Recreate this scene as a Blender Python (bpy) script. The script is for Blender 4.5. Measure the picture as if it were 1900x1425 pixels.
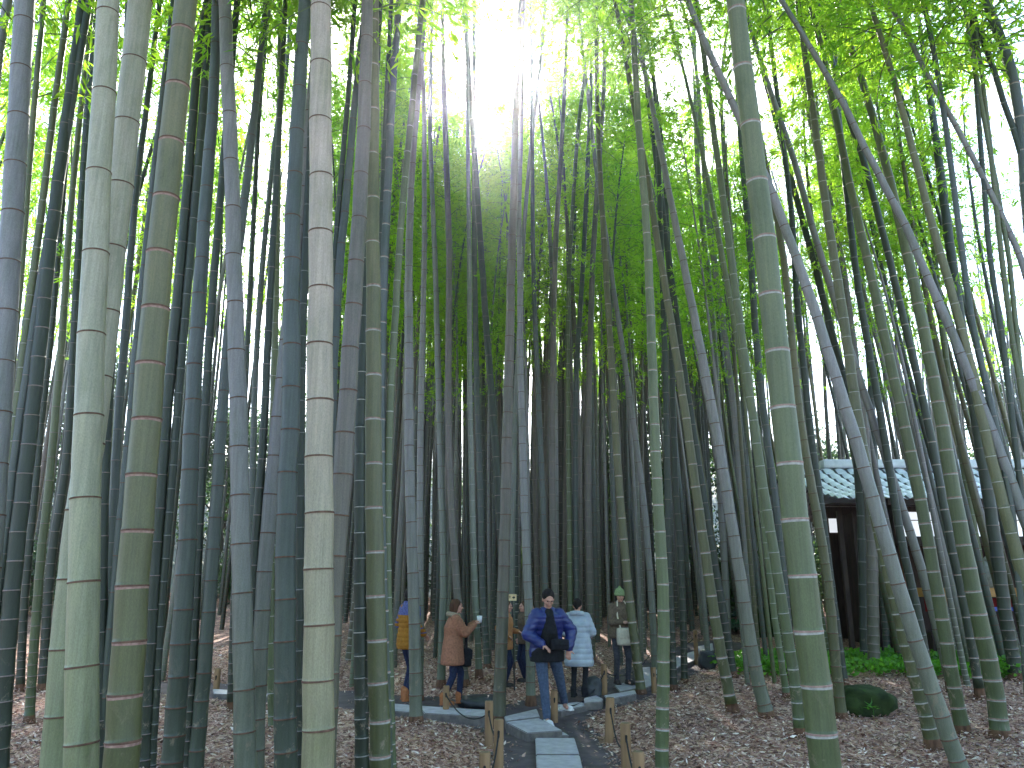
import bpy, bmesh, math, random
import numpy as np
from mathutils import Vector, Matrix, Quaternion
R = math.radians
random.seed(7); rng = np.random.default_rng(7)
sc = bpy.context.scene
for o in list(bpy.data.objects): bpy.data.objects.remove(o)
COL = sc.collection

# ------------------------------------------------------------------ camera, sky, sun
F = 1478.0; PITCH = R(14.3); CAMZ = 1.7
cd = bpy.data.cameras.new('camera'); cam = bpy.data.objects.new('camera', cd); COL.objects.link(cam)
cam.location = (0, 0, CAMZ); cam.rotation_euler = (R(90) + PITCH, 0, 0)
cd.sensor_width = 36; cd.lens = 36 * F / 1900; cd.clip_end = 2000; cd.clip_start = 0.05
sc.camera = cam
SUN_EL, SUN_AZ = R(33.7), R(-2.7)          # azimuth measured from +Y towards +X
w = bpy.data.worlds.new('World'); sc.world = w; w.use_nodes = True
nt = w.node_tree; bg = nt.nodes['Background']
sky = nt.nodes.new('ShaderNodeTexSky'); sky.sky_type = 'NISHITA'; sky.sun_disc = False
sky.sun_elevation = SUN_EL; sky.sun_rotation = SUN_AZ
sky.air_density = 1.0; sky.dust_density = 1.2; sky.ozone_density = 2.5
nt.links.new(sky.outputs[0], bg.inputs[0]); bg.inputs[1].default_value = 0.15
sd = bpy.data.lights.new('sun', 'SUN'); sun = bpy.data.objects.new('sun', sd); COL.objects.link(sun)
sd.energy = 3.2; sd.angle = R(0.8); sd.color = (1.0, 0.95, 0.86)
sdir = Vector((math.sin(SUN_AZ) * math.cos(SUN_EL), math.cos(SUN_AZ) * math.cos(SUN_EL), math.sin(SUN_EL)))
sun.rotation_euler = sdir.to_track_quat('Z', 'Y').to_euler()
sun.location = (0, 20, 40)
sc.view_settings.view_transform = 'Standard'; sc.view_settings.look = 'None'
sc.view_settings.exposure = 2.62; sc.view_settings.gamma = 1.0
sc.render.engine = 'CYCLES'
sc.cycles.max_bounces = 8; sc.cycles.diffuse_bounces = 4; sc.cycles.glossy_bounces = 2
sc.cycles.transmission_bounces = 4; sc.cycles.transparent_max_bounces = 4
sc.cycles.use_denoising = True
sc.cycles.sample_clamp_indirect = 6

# ------------------------------------------------------------------ geometry of the place
def ray(u, v):
    dx = (u - 950) / F; dy = (712.5 - v) / F
    return Vector((dx, math.cos(PITCH) - dy * math.sin(PITCH), math.sin(PITCH) + dy * math.cos(PITCH)))
CAM = Vector((0, 0, CAMZ))
def at(u, v, Y):
    r = ray(u, v); return CAM + r * (Y / r.y)
def sstep(a, b, x):
    t = np.clip((x - a) / (b - a), 0, 1); return t * t * (3 - 2 * t)
def slope(x, y):
    return 0.05 * np.maximum(0, y - 9.0) * sstep(9, 12, y)
def ground_hit(u, v, hf):
    r = ray(u, v); Y = 4.0
    while Y < 60:
        p = CAM + r * (Y / r.y)
        if p.z <= hf(p.x, p.y): return p
        Y += 0.01
    return p
PATHS_PX = [[(1040, 1500), (1032, 1425), (1025, 1385), (985, 1345), (1045, 1308), (1110, 1297), (1176, 1276), (1205, 1255), (1255, 1232), (1300, 1208), (1330, 1196)],
            [(985, 1345), (900, 1328), (830, 1320), (770, 1312), (640, 1300), (500, 1290), (400, 1282), (200, 1278)]]
PATHS = [[ground_hit(u, v, slope) for u, v in P] for P in PATHS_PX]
SEG = [(np.array(P[i][:2]), np.array(P[i + 1][:2])) for P in PATHS for i in range(len(P) - 1)]
def pdist(x, y):
    x = np.asarray(x, float); y = np.asarray(y, float); d = np.full(np.broadcast(x, y).shape, 1e9)
    for a, b in SEG:
        ab = b - a; L = (ab ** 2).sum()
        t = np.clip(((x - a[0]) * ab[0] + (y - a[1]) * ab[1]) / L, 0, 1)
        d = np.minimum(d, np.hypot(x - a[0] - t * ab[0], y - a[1] - t * ab[1]))
    return d
def hgt(x, y):
    d = pdist(x, y)
    und = 0.025 * np.sin(x * 1.7 + 1.3 * np.sin(y * .9)) * np.cos(y * 1.3 + .5 * x)
    return slope(x, y) + (0.20 + und) * sstep(0.5, 1.5, d) * (1 - .5 * sstep(12, 16, y)) + hill(x, y)
def hill(x, y):
    return 6.0 * sstep(30, 44, y + .06 * x * np.sin(x * .13)) + 4 * sstep(44, 90, y)
def G(u, v): return ground_hit(u, v, lambda x, y: float(hgt(x, y)))

# ------------------------------------------------------------------ helpers
def tag(o, label=None, cat=None, group=None, kind=None):
    if label: o['label'] = label
    if cat: o['category'] = cat
    if group: o['group'] = group
    if kind: o['kind'] = kind
    return o
def empty(name, loc, rz=0.0):
    o = bpy.data.objects.new(name, None); o.location = loc; o.rotation_euler = (0, 0, rz)
    o.empty_display_size = .1; COL.objects.link(o); return o
def link(name, me, parent=None, loc=None):
    o = bpy.data.objects.new(name, me); COL.objects.link(o)
    if parent is not None: o.parent = parent
    if loc is not None: o.location = loc
    return o
def np_mesh(name, V, Fc, mats, midx=None, smooth=True):
    """V (n,3); Fc (m,4) quads"""
    me = bpy.data.meshes.new(name); V = np.asarray(V, np.float32); Fc = np.asarray(Fc, np.int32)
    k = Fc.shape[1]
    me.vertices.add(len(V)); me.vertices.foreach_set('co', V.ravel())
    me.loops.add(Fc.size); me.loops.foreach_set('vertex_index', Fc.ravel())
    me.polygons.add(len(Fc)); me.polygons.foreach_set('loop_start', np.arange(0, Fc.size, k, dtype=np.int32))
    me.polygons.foreach_set('loop_total', np.full(len(Fc), k, np.int32))
    for m in mats: me.materials.append(m)
    if midx is not None: me.polygons.foreach_set('material_index', np.asarray(midx, np.int32))
    me.polygons.foreach_set('use_smooth', np.full(len(Fc), smooth))
    me.update(calc_edges=True); me.validate(); return me
def bm_obj(name, bm, mat, parent=None, loc=None, smooth=False):
    me = bpy.data.meshes.new(name)
    if smooth:
        for f in bm.faces: f.smooth = True
    bmesh.ops.recalc_face_normals(bm, faces=bm.faces)
    bm.to_mesh(me); bm.free()
    for m in (mat if isinstance(mat, (list, tuple)) else [mat]): me.materials.append(m)
    return link(name, me, parent, loc)
def add_box(bm, c, s, rot=None, bev=0.0):
    r = bmesh.ops.create_cube(bm, size=1.0); vs = r['verts']
    M = Matrix.Translation(c) @ (rot.to_matrix().to_4x4() if rot else Matrix()) @ Matrix.Diagonal((s[0], s[1], s[2], 1))
    bmesh.ops.transform(bm, matrix=M, verts=vs)
    if bev:
        es = list({e for v in vs for e in v.link_edges})
        bmesh.ops.bevel(bm, geom=es, offset=bev, segments=2, affect='EDGES', profile=.7)
def add_ball(bm, c, s, rot=None, seg=14):
    r = bmesh.ops.create_uvsphere(bm, u_segments=seg, v_segments=max(6, seg // 2 + 2), radius=1.0)
    s = (s, s, s) if not hasattr(s, '__len__') else s
    M = Matrix.Translation(c) @ (rot.to_matrix().to_4x4() if rot else Matrix()) @ Matrix.Diagonal((s[0], s[1], s[2], 1))
    bmesh.ops.transform(bm, matrix=M, verts=r['verts'])
def add_cone(bm, a, b, ra, rb, seg=12, caps=True):
    a = Vector(a); b = Vector(b); d = b - a
    r = bmesh.ops.create_cone(bm, cap_ends=True, segments=seg, radius1=ra, radius2=rb, depth=d.length)
    M = Matrix.Translation((a + b) / 2) @ d.to_track_quat('Z', 'Y').to_matrix().to_4x4()
    bmesh.ops.transform(bm, matrix=M, verts=r['verts'])
    if caps: add_ball(bm, a, ra, seg=seg); add_ball(bm, b, rb, seg=seg)
def tube_arrays(P, Rr, n, closed_caps=False):
    """P (m,3) centre points, Rr (m,) radii -> verts, quads"""
    P = np.asarray(P, float); m = len(P)
    T = np.gradient(P, axis=0); T /= np.linalg.norm(T, axis=1)[:, None]
    up = np.array([0, 1.0, 0]) if abs(T[0][1]) < .9 else np.array([1.0, 0, 0])
    A = np.cross(T, up); A /= np.linalg.norm(A, axis=1)[:, None]
    B = np.cross(T, A)
    a = np.arange(n) * 2 * np.pi / n
    V = P[:, None, :] + Rr[:, None, None] * (np.cos(a)[None, :, None] * A[:, None, :] + np.sin(a)[None, :, None] * B[:, None, :])
    i = np.arange(m - 1)[:, None] * n; j = np.arange(n)[None, :]; j2 = (j + 1) % n
    Q = np.stack([i + j, i + j2, i + n + j2, i + n + j], -1).reshape(-1, 4)
    return V.reshape(-1, 3), Q

# ------------------------------------------------------------------ materials
def mat(name, base=(.5, .5, .5), rough=.6, spec=.5):
    m = bpy.data.materials.new(name); m.use_nodes = True
    b = m.node_tree.nodes['Principled BSDF']
    b.inputs['Base Color'].default_value = (*base, 1); b.inputs['Roughness'].default_value = rough
    b.inputs['Specular IOR Level'].default_value = spec
    return m
def N(m, typ, **kw):
    n = m.node_tree.nodes.new(typ)
    for k, v in kw.items(): setattr(n, k, v)
    return n
def L(m, a, b): m.node_tree.links.new(a, b)
def bsdf(m): return m.node_tree.nodes['Principled BSDF']
def noise(m, scale, detail=4, vec=None, rough=.55, dist=0):
    n = N(m, 'ShaderNodeTexNoise'); n.inputs['Scale'].default_value = scale; n.inputs['Detail'].default_value = detail
    n.inputs['Roughness'].default_value = rough; n.inputs['Distortion'].default_value = dist
    if vec is not None: L(m, vec, n.inputs['Vector'])
    return n.outputs['Fac']
def mapping(m, scale, src='Object'):
    tc = N(m, 'ShaderNodeTexCoord'); mp = N(m, 'ShaderNodeMapping'); mp.inputs['Scale'].default_value = scale
    L(m, tc.outputs[src], mp.inputs['Vector']); return mp.outputs[0]
def ramp(m, fac, stops):
    r = N(m, 'ShaderNodeValToRGB'); e = r.color_ramp.elements
    while len(e) < len(stops): e.new(.5)
    for el, (p, c) in zip(e, stops): el.position = p; el.color = (*c, 1) if len(c) == 3 else c
    L(m, fac, r.inputs['Fac']); return r.outputs['Color']
def mixc(m, fac, a, b, mode='MIX'):
    x = N(m, 'ShaderNodeMix', data_type='RGBA', blend_type=mode)
    for s, v in ((0, fac), (6, a), (7, b)):
        if hasattr(v, 'is_linked'): L(m, v, x.inputs[s])
        else: x.inputs[s].default_value = v if s == 0 else (*v, 1)
    return x.outputs[2]
def bump(m, h, strength=.3, dist=.01):
    b = N(m, 'ShaderNodeBump'); b.inputs['Strength'].default_value = strength; b.inputs['Distance'].default_value = dist
    L(m, h, b.inputs['Height']); L(m, b.outputs[0], bsdf(m).inputs['Normal'])
def noisy(name, c1, c2, scale=8, rough=.7, spec=.3, stretch=(1, 1, 1), bmp=.3, bd=.01, detail=5):
    m = mat(name, c1, rough, spec); v = mapping(m, stretch)
    f = noise(m, scale, detail, v); c = ramp(m, f, [(.3, c1), (.7, c2)])
    L(m, c, bsdf(m).inputs['Base Color']); bump(m, f, bmp, bd); return m

def culm_material():
    m = mat('bamboo_skin', (.2, .22, .13), .45, .45)
    oi = N(m, 'ShaderNodeObjectInfo'); base = oi.outputs['Color']
    v = mapping(m, (1, 1, .03)); streak = noise(m, 60, 3, v)
    v2 = mapping(m, (1, 1, .35)); blot = noise(m, 5, 5, v2, .65)
    sv = ramp(m, streak, [(.25, (.78, .78, .78)), (.75, (1.16, 1.16, 1.16))])
    c = mixc(m, 1.0, base, sv, 'MULTIPLY')
    bv = ramp(m, blot, [(.3, (.66, .72, .58)), (.5, (1, 1, 1)), (.72, (1.25, 1.2, 1.25))])
    c = mixc(m, 1.0, c, bv, 'MULTIPLY')
    # algae-green low on the culm with ground-level shade painted in, chalky bloom higher up
    g = N(m, 'ShaderNodeNewGeometry'); sx = N(m, 'ShaderNodeSeparateXYZ'); L(m, g.outputs['Position'], sx.inputs[0])
    ad = N(m, 'ShaderNodeMath', operation='MULTIPLY_ADD'); L(m, blot, ad.inputs[0]); ad.inputs[1].default_value = -3.0; L(m, sx.outputs['Z'], ad.inputs[2])
    low = N(m, 'ShaderNodeMapRange', interpolation_type='SMOOTHSTEP'); L(m, ad.outputs[0], low.inputs[0])
    low.inputs[1].default_value = -1.5; low.inputs[2].default_value = 2.6; low.inputs[3].default_value = .9; low.inputs[4].default_value = 0
    c = mixc(m, low.outputs[0], c, mixc(m, 1.0, c, (.48, .58, .34), 'MULTIPLY'))
    # dry beige scars near the foot
    v6 = mapping(m, (1, 1, .55)); sn = noise(m, 9, 5, v6, .7, .6)
    lf = N(m, 'ShaderNodeMapRange', interpolation_type='SMOOTHSTEP'); L(m, sx.outputs['Z'], lf.inputs[0]); lf.inputs[1].default_value = .5; lf.inputs[2].default_value = 1.3; lf.inputs[3].default_value = 1; lf.inputs[4].default_value = 0
    sm = N(m, 'ShaderNodeMath', operation='MULTIPLY'); L(m, ramp(m, sn, [(.57, (0, 0, 0)), (.62, (.8, .8, .8))]), sm.inputs[0]); L(m, lf.outputs[0], sm.inputs[1])
    c = mixc(m, sm.outputs[0], c, (.20, .155, .105))
    # dark stains and scratches
    v3 = mapping(m, (1, 1, .12)); st = noise(m, 14, 6, v3, .75)
    sf = ramp(m, st, [(.66, (0, 0, 0)), (.74, (1, 1, 1))])
    c = mixc(m, sf, c, mixc(m, .5, c, (.05, .05, .035)))
    # fine grain of the skin, and thin long cracks
    v4 = mapping(m, (1, 1, .5)); gr = noise(m, 170, 2, v4)
    c = mixc(m, 1.0, c, ramp(m, gr, [(.3, (.84, .85, .83)), (.7, (1.13, 1.13, 1.14))]), 'MULTIPLY')
    v5 = mapping(m, (1, 1, .045)); ck = noise(m, 24, 4, v5, .7)
    c = mixc(m, ramp(m, ck, [(.735, (0, 0, 0)), (.76, (.8, .8, .8))]), c, (.03, .025, .02))
    L(m, c, bsdf(m).inputs['Base Color'])
    rr = N(m, 'ShaderNodeMapRange'); L(m, blot, rr.inputs[0]); rr.inputs[3].default_value = .32; rr.inputs[4].default_value = .62
    L(m, rr.outputs[0], bsdf(m).inputs['Roughness']); bump(m, streak, .12, .002)
    return m
CULM = culm_material()
FOOT = noisy('foot_sheath', (.07, .035, .022), (.17, .09, .055), 22, .9, .2, (1, 1, .3))
RING = noisy('node_scar', (.075, .040, .028), (.16, .085, .06), 30, .8, .2)
WAX = noisy('node_wax', (.24, .23, .215), (.42, .39, .36), 40, .7, .3)
PINK = noisy('node_scar_pink', (.20, .11, .09), (.36, .23, .19), 40, .75, .3)
WAXDIM = noisy('node_dim', (.17, .125, .115), (.27, .20, .18), 40, .7, .3)

def leaf_mat(name, cols, tr, rough=.5, trw=.5, scale=1.2, spec=.35):
    m = bpy.data.materials.new(name); m.use_nodes = True; t = m.node_tree; b = bsdf(m); out = t.nodes['Material Output']
    g = N(m, 'ShaderNodeNewGeometry'); oi = N(m, 'ShaderNodeObjectInfo')
    f = noise(m, scale, 3, g.outputs['Position']); 
    ad = N(m, 'ShaderNodeMath', operation='MULTIPLY_ADD'); L(m, g.outputs['Random Per Island'], ad.inputs[0]); ad.inputs[1].default_value = .45; L(m, f, ad.inputs[2])
    ad2 = N(m, 'ShaderNodeMath', operation='MULTIPLY_ADD'); L(m, oi.outputs['Random'], ad2.inputs[0]); ad2.inputs[1].default_value = .3; L(m, ad.outputs[0], ad2.inputs[2])
    n = len(cols)
    c = ramp(m, ad2.outputs[0], [(.35 + .55 * i / (n - 1), k) for i, k in enumerate(cols)])
    tc = mixc(m, 1.0, c, tr, 'MULTIPLY')
    L(m, c, b.inputs['Base Color']); b.inputs['Roughness'].default_value = rough; b.inputs['Specular IOR Level'].default_value = spec
    ts = N(m, 'ShaderNodeBsdfTranslucent'); L(m, tc, ts.inputs['Color'])
    mx = N(m, 'ShaderNodeMixShader'); mx.inputs[0].default_value = trw
    L(m, b.outputs[0], mx.inputs[1]); L(m, ts.outputs[0], mx.inputs[2]); L(m, mx.outputs[0], out.inputs['Surface'])
    return m
LEAF = leaf_mat('bamboo_leaf', [(.026, .085, .018), (.055, .135, .022), (.11, .19, .028)], (4.9, 4.5, 1.9), trw=.66)
TLEAF = leaf_mat('tree_leaf', [(.020, .050, .022), (.035, .085, .035), (.06, .11, .04)], (1.8, 1.9, 1.2), rough=.35, trw=.3, spec=.6)
BRIGHT = leaf_mat('herb_leaf', [(.035, .11, .012), (.06, .19, .016), (.10, .25, .03)], (2.2, 2.2, 1.2), rough=.35, trw=.4)
TWIG = mat('bamboo_twig', (.10, .13, .05), .6)
BARK = noisy('tree_bark', (.06, .05, .04), (.14, .12, .10), 14, .9, .2, (1, 1, .3))
# ------------------------------------------------------------------ bamboo, traced one by one
COLS = dict(P=(.31, .28, .21), H=(.40, .31, .245), L=(.195, .178, .182), G=(.118, .126, .064), O=(.125, .112, .056), D=(.034, .040, .029), B=(.078, .086, .083), W=(.175, .172, .155), M=(.145, .118, .108))
# (points (v, u) from top to foot, width at v=0, width at v=1425, foot row or None, ring style, colour, nodes (v0, spacing low, spacing high) or None, landmark label)
C = [
 ([(0,15),(65,3),(150,-8),(400,-45)],16,22,None,'b','L',None,None),
 ([(0,46),(237,33),(475,18),(712,2),(950,-14),(1190,-32),(1425,-50)],34,48,None,'b','L',(128,100,88),'thick lavender grey bamboo cut by the left edge of the photo'),
 ([(0,81),(237,60),(475,42),(712,20),(950,0),(1150,-20)],10,14,None,'l','G',None,None),
 ([(0,128),(200,100),(370,80),(508,62),(605,50),(702,38),(795,27),(882,16),(1000,2)],11,19,None,'w','G',(201,48,42),None),
 ([(0,165),(300,115),(560,70),(712,48),(808,33),(942,17),(1110,-5)],14,20,None,'l','B',None,None),
 ([(0,155),(200,127),(300,113),(475,90),(608,78),(768,60),(885,46),(1000,32),(1164,16),(1268,8),(1425,-2)],18,33,None,'l','D',(502,54,54),'thick dark bamboo leaning right at the left edge'),
 ([(0,178),(200,162),(475,145),(633,137),(790,129),(900,119),(1000,99),(1120,88),(1283,78)],11,17,1283,'l','D',None,None),
 ([(0,172),(200,150),(400,130),(475,125),(633,115),(790,101),(945,87),(1000,78),(1120,69),(1240,60),(1343,54)],9,18,1343,'l','G',None,None),
 ([(0,150),(300,122),(475,108),(633,94),(790,76),(950,62),(1000,55),(1150,43),(1283,37)],8,16,1283,'l','D',None,None),
 ([(0,202),(183,192),(333,183),(467,177),(625,170),(782,163),(942,159),(1104,154),(1260,153),(1418,150)],38,61,None,'b','P',(471,158,146),'thickest pale green bamboo left of centre, with widely spaced brown rings'),
 ([(0,261),(115,248),(230,236),(347,223),(475,208),(592,196),(723,182),(950,149),(1000,141),(1116,128),(1245,117),(1379,106),(1425,102)],42,53,None,'b','P',(345,132,112),'thick pale bamboo crossing behind the thickest pale one, left side'),
 ([(0,240),(300,228),(475,215),(633,207),(790,197),(950,190),(1100,188),(1250,186),(1400,184)],14,25,None,'l','D',(820,60,55),None),
 ([(0,297),(200,272),(333,254),(475,242),(633,231),(775,219),(940,211),(1000,206),(1150,199),(1400,189)],9,21,1405,'l','B',None,None),
 ([(0,322),(233,295),(467,270),(625,254),(762,243),(905,230),(1043,216),(1112,211),(1173,203),(1236,200),(1298,193),(1347,190),(1420,187)],10,17,None,'b','B',(762,68,66),None),
 ([(0,345),(63,340),(160,328),(262,320),(367,307),(470,298),(578,287),(688,279),(797,270),(902,262),(1008,252),(1112,244),(1215,238),(1315,231),(1413,225)],40,64,None,'p','O',(470,103,103),'thick olive bamboo with reddish rings, leaning right in the left third'),
 ([(0,385),(133,364),(283,353),(400,343),(475,337),(635,322),(762,309),(892,300),(1000,291),(1176,281),(1300,272),(1418,268)],14,26,None,'l','D',(635,63,60),None),
 ([(0,392),(133,383),(333,366),(475,353),(592,343),(712,333),(870,321),(1000,310),(1150,298),(1290,290)],17,13,None,'w','D',(592,41,50),None),
 ([(0,402),(138,399),(203,395),(270,390),(337,384),(403,379),(540,371),(612,366),(683,361),(755,358),(827,354),(898,351),(1042,347),(1112,341),(1177,336),(1239,332),(1294,329),(1346,324),(1425,319)],17,40,None,'b','B',(612,64,67),'blue grey bamboo with evenly spaced reddish rings beside the thick olive one'),
 ([(0,440),(237,420),(475,400),(633,388),(790,379),(950,371),(1089,364),(1240,357),(1391,348)],12,19,None,'l','D',None,None),
 ([(0,495),(133,480),(267,466),(390,452),(530,433),(655,420),(785,411),(908,403),(1025,395),(1140,387),(1240,379),(1327,372),(1391,366)],11,29,None,'b','B',(785,58,60),None),
 ([(0,417),(118,421),(203,425),(290,429),(382,432),(475,433),(573,437),(672,439),(767,443),(862,444),(1040,448),(1128,449),(1215,452),(1298,453),(1373,454),(1425,455)],23,41,None,'b','L',(475,92,86),'straight lavender bamboo bending slightly left at the top, green below'),
 ([(0,500),(200,481),(475,467),(708,456),(900,446),(1100,434),(1319,427)],8,13,1319,'l','D',None,None),
 ([(0,541),(133,533),(237,512),(475,488),(642,476),(775,471),(950,467),(1100,462),(1290,470)],8,15,1290,'l','B',None,None),
 ([(0,520),(117,519),(300,516),(400,515),(502,513),(602,511),(705,508),(850,505),(1000,502),(1200,502),(1350,506)],9,17,1352,'w','G',(502,50,48),None),
 ([(0,530),(300,515),(475,505),(625,497),(780,491),(908,482),(1000,474),(1150,468),(1300,463)],9,20,None,'l','D',None,None),
 ([(0,597),(200,578),(282,570),(348,564),(418,558),(492,547),(568,540),(645,530),(722,523),(793,515),(865,508),(937,501),(1007,495),(1083,489),(1152,485),(1219,482),(1283,479),(1418,474)],22,31,None,'b','L',(492,72,70),'lavender bamboo leaning right behind the palest thick stem'),
 ([(0,566),(83,561),(160,555),(237,552),(320,546),(403,543),(475,541),(575,541),(742,541),(823,537),(905,533),(990,530),(1069,529),(1292,529),(1425,530)],23,43,None,'b','B',(403,78,80),'blue grey bamboo just left of the palest thick stem'),
 ([(0,588),(475,567),(547,563),(612,561),(677,560),(743,559),(808,558),(873,557),(938,556),(1067,556),(1425,558)],13,19,None,'w','D',(743,56,64),None),
 ([(0,596),(112,595),(222,595),(330,595),(433,596),(537,595),(643,594),(750,593),(858,592),(1063,592),(1425,590)],37,61,None,'b','H',(433,104,104),'palest thick beige bamboo standing dead straight with dark brown rings'),
 ([(0,682),(222,676),(307,671),(392,667),(478,662),(567,656),(655,649),(742,645),(827,639),(908,634),(1000,624),(1060,619),(1209,611),(1298,606),(1425,600)],21,46,None,'b','M',(567,72,86),'brownish lavender bamboo right behind the palest thick stem, leaning right'),
 ([(0,679),(115,666),(170,660),(225,655),(280,650),(337,645),(395,640),(452,633),(572,624),(698,617),(765,615),(1000,604),(1300,598)],11,26,None,'b','B',(395,60,57),None),
 ([(0,659),(158,648),(257,639),(408,626),(475,621),(700,606),(1000,600),(1250,598)],9,14,None,'l','D',None,None),
 ([(0,693),(118,693),(200,693),(280,692),(363,692),(450,691),(532,693),(617,693),(700,693),(787,693),(873,693),(1054,696),(1139,698),(1218,700),(1292,702),(1355,706),(1425,706)],19,40,None,'k','O',(450,82,82),'mottled olive bamboo with thick pink rings and a scarred brown foot'),
 ([(0,705),(300,690),(513,679),(632,673),(748,669),(865,668),(1037,668),(1186,668),(1301,670),(1425,672)],11,27,None,'w','D',(690,44,60),None),
 ([(0,741),(173,727),(295,722),(425,715),(560,710),(700,706),(850,706),(1000,708),(1150,712),(1300,716),(1420,719)],13,25,None,'k','B',(295,58,62),None),
 ([(0,726),(67,723),(173,717),(300,712),(475,705),(700,700),(1000,690)],8,12,None,'l','D',None,None),
 ([(0,784),(88,775),(178,766),(227,762),(323,752),(425,743),(529,737),(633,731),(735,724),(837,721),(937,719),(1030,718),(1200,722),(1380,726)],11,17,None,'w','G',(425,50,47),'slim green bamboo with white rings curving right towards the sun'),
 ([(0,790),(150,778),(322,763),(495,758),(633,759),(723,759),(817,759),(912,761),(1043,765),(1150,769),(1342,772)],9,25,1342,'b','L',(495,47,48),'grey bamboo in front of the person in the mustard vest'),
 ([(0,775),(200,788),(333,787),(475,788),(535,786),(667,783),(803,780),(938,779),(1150,780),(1300,778)],7,16,1300,'b','L',(535,32,34),None),
 ([(0,802),(237,797),(360,802),(497,808),(663,812),(832,817),(912,819),(1054,824),(1150,822),(1275,818)],6,17,1275,'b','W',(663,41,40),None),
 ([(200,825),(475,834),(650,832),(800,832),(950,838),(1100,848),(1272,863)],9,17,1272,'l','M',None,None),
 ([(0,866),(237,868),(498,871),(657,871),(753,872),(877,875),(968,877),(1061,880),(1128,882),(1195,887),(1260,889)],6,14,1260,'w','W',(657,29,32),'pale slim bamboo with close white rings behind the person in brown'),
 ([(0,880),(475,880),(742,885),(842,889),(938,892),(1100,895),(1240,905)],8,14,1240,'l','B',None,None),
 ([(100,868),(475,893),(642,905),(792,917),(942,926),(1100,935),(1250,938)],9,17,1250,'l','D',None,None),
 ([(0,967),(117,960),(200,957),(290,955),(383,953),(475,949),(625,946),(790,941),(950,938),(1075,934),(1182,931),(1317,926),(1345,925)],10,26,1345,'b','M',(625,48,46),'tall brownish bamboo beside the small arrow sign, running up past the sun'),
 ([(0,972),(200,968),(403,962),(500,965),(632,965),(732,967),(795,969),(922,972),(1000,975),(1100,980),(1200,984),(1310,985)],6,19,1310,'b','L',(632,32,32),None),
 ([(0,1012),(117,1003),(283,984),(433,971),(600,964),(800,955),(1000,950),(1240,950)],6,13,1240,'l','W',None,None),
 ([(0,985),(475,989),(635,994),(708,998),(808,1002),(942,1008),(1100,1012),(1240,1018)],6,13,1240,'b','B',(635,32,32),None),
 ([(0,1054),(200,1046),(300,1040),(467,1030),(642,1026),(808,1025),(942,1025),(1100,1030),(1235,1034)],6,17,1235,'l','M',None,None),
 ([(100,1090),(237,1072),(475,1057),(622,1053),(833,1055),(938,1056),(1100,1058),(1225,1060)],6,11,1225,'w','G',(622,26,27),None),
 ([(200,1095),(475,1083),(600,1075),(708,1068),(942,1068),(1100,1070),(1225,1072)],7,12,1225,'l','B',None,None),
 ([(200,1118),(475,1100),(742,1092),(942,1091),(1100,1095),(1230,1098)],8,15,1230,'l','M',None,None),
 ([(0,1106),(200,1108),(313,1113),(393,1117),(475,1123),(603,1130),(725,1138),(808,1142),(932,1151),(1009,1158),(1080,1164),(1146,1172),(1204,1179),(1288,1190)],7,19,1288,'k','O',(645,38,42),'olive bamboo rising right beside the person in the green knit hat'),
 ([(80,1080),(167,1090),(317,1106),(475,1130),(535,1138),(618,1151),(695,1163),(782,1174),(855,1185),(950,1197),(1000,1201),(1100,1209),(1250,1216)],6,15,1250,'b','L',(618,40,40),'slanting lavender bamboo that crosses behind the curved white ringed stem'),
 ([(0,1171),(110,1178),(210,1183),(313,1191),(420,1200),(527,1205),(637,1209),(755,1213),(877,1218),(990,1224),(1046,1229),(1154,1232),(1252,1231),(1333,1229),(1400,1228),(1425,1228)],10,26,None,'k','G',(637,48,53),'curved grey green bamboo with pinkish rings beside the lower right posts'),
 ([(0,1141),(100,1160),(200,1176),(357,1207),(403,1212),(450,1219),(498,1229),(592,1244),(690,1260),(790,1275),(887,1288),(1028,1309),(1113,1321),(1189,1333),(1297,1355),(1322,1360)],8,23,1322,'k','O',(690,38,50),'olive bamboo with pink rings leaning left, its foot in the open litter'),
 ([(0,1150),(93,1189),(140,1199),(217,1214),(293,1229),(387,1247),(475,1266),(567,1284),(658,1302),(752,1320),(840,1336),(925,1350),(1000,1362),(1087,1376),(1167,1388),(1209,1396),(1260,1404),(1331,1424)],7,27,1331,'b','L',(658,40,46),'grey bamboo leaning left with a dark splayed brown foot in the litter'),
 ([(200,1205),(300,1218),(475,1240),(642,1262),(808,1287),(942,1308),(1030,1322),(1119,1338),(1190,1350),(1257,1360)],8,19,1257,'l','D',None,None),
 ([(0,1292),(110,1307),(213,1320),(320,1335),(427,1350),(537,1364),(647,1379),(758,1395),(868,1410),(1025,1436),(1119,1451),(1206,1466),(1279,1477),(1334,1483),(1368,1486)],9,23,1368,'w','G',(647,35,55),'slim green bamboo, white rings and pale foot, just left of the thick mossy one'),
 ([(0,1275),(50,1295),(133,1331),(187,1359),(260,1390),(350,1431),(410,1452),(468,1474),(530,1496),(590,1517),(650,1535),(713,1555),(777,1575),(840,1596),(902,1612),(1022,1648),(1080,1665),(1137,1682),(1240,1716),(1288,1733),(1364,1759),(1423,1780)],11,31,None,'b','L',(590,52,60),'lavender bamboo leaning hard left across the others on the right'),
 ([(0,1364),(118,1378),(222,1391),(327,1404),(438,1418),(547,1430),(658,1442),(768,1455),(877,1466),(985,1478),(1089,1491),(1194,1504),(1295,1517),(1389,1529),(1425,1532)],33,58,None,'k','G',(547,103,106),'thickest green bamboo on the right with bold white rings and mossy lower joints'),
 ([(0,1380),(40,1391),(90,1403),(187,1430),(287,1456),(395,1485),(450,1501),(503,1514),(558,1529),(615,1542),(670,1558),(780,1583),(928,1597),(1013,1600),(1128,1603),(1240,1605)],8,20,1240,'w','D',(450,40,53),None),
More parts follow.
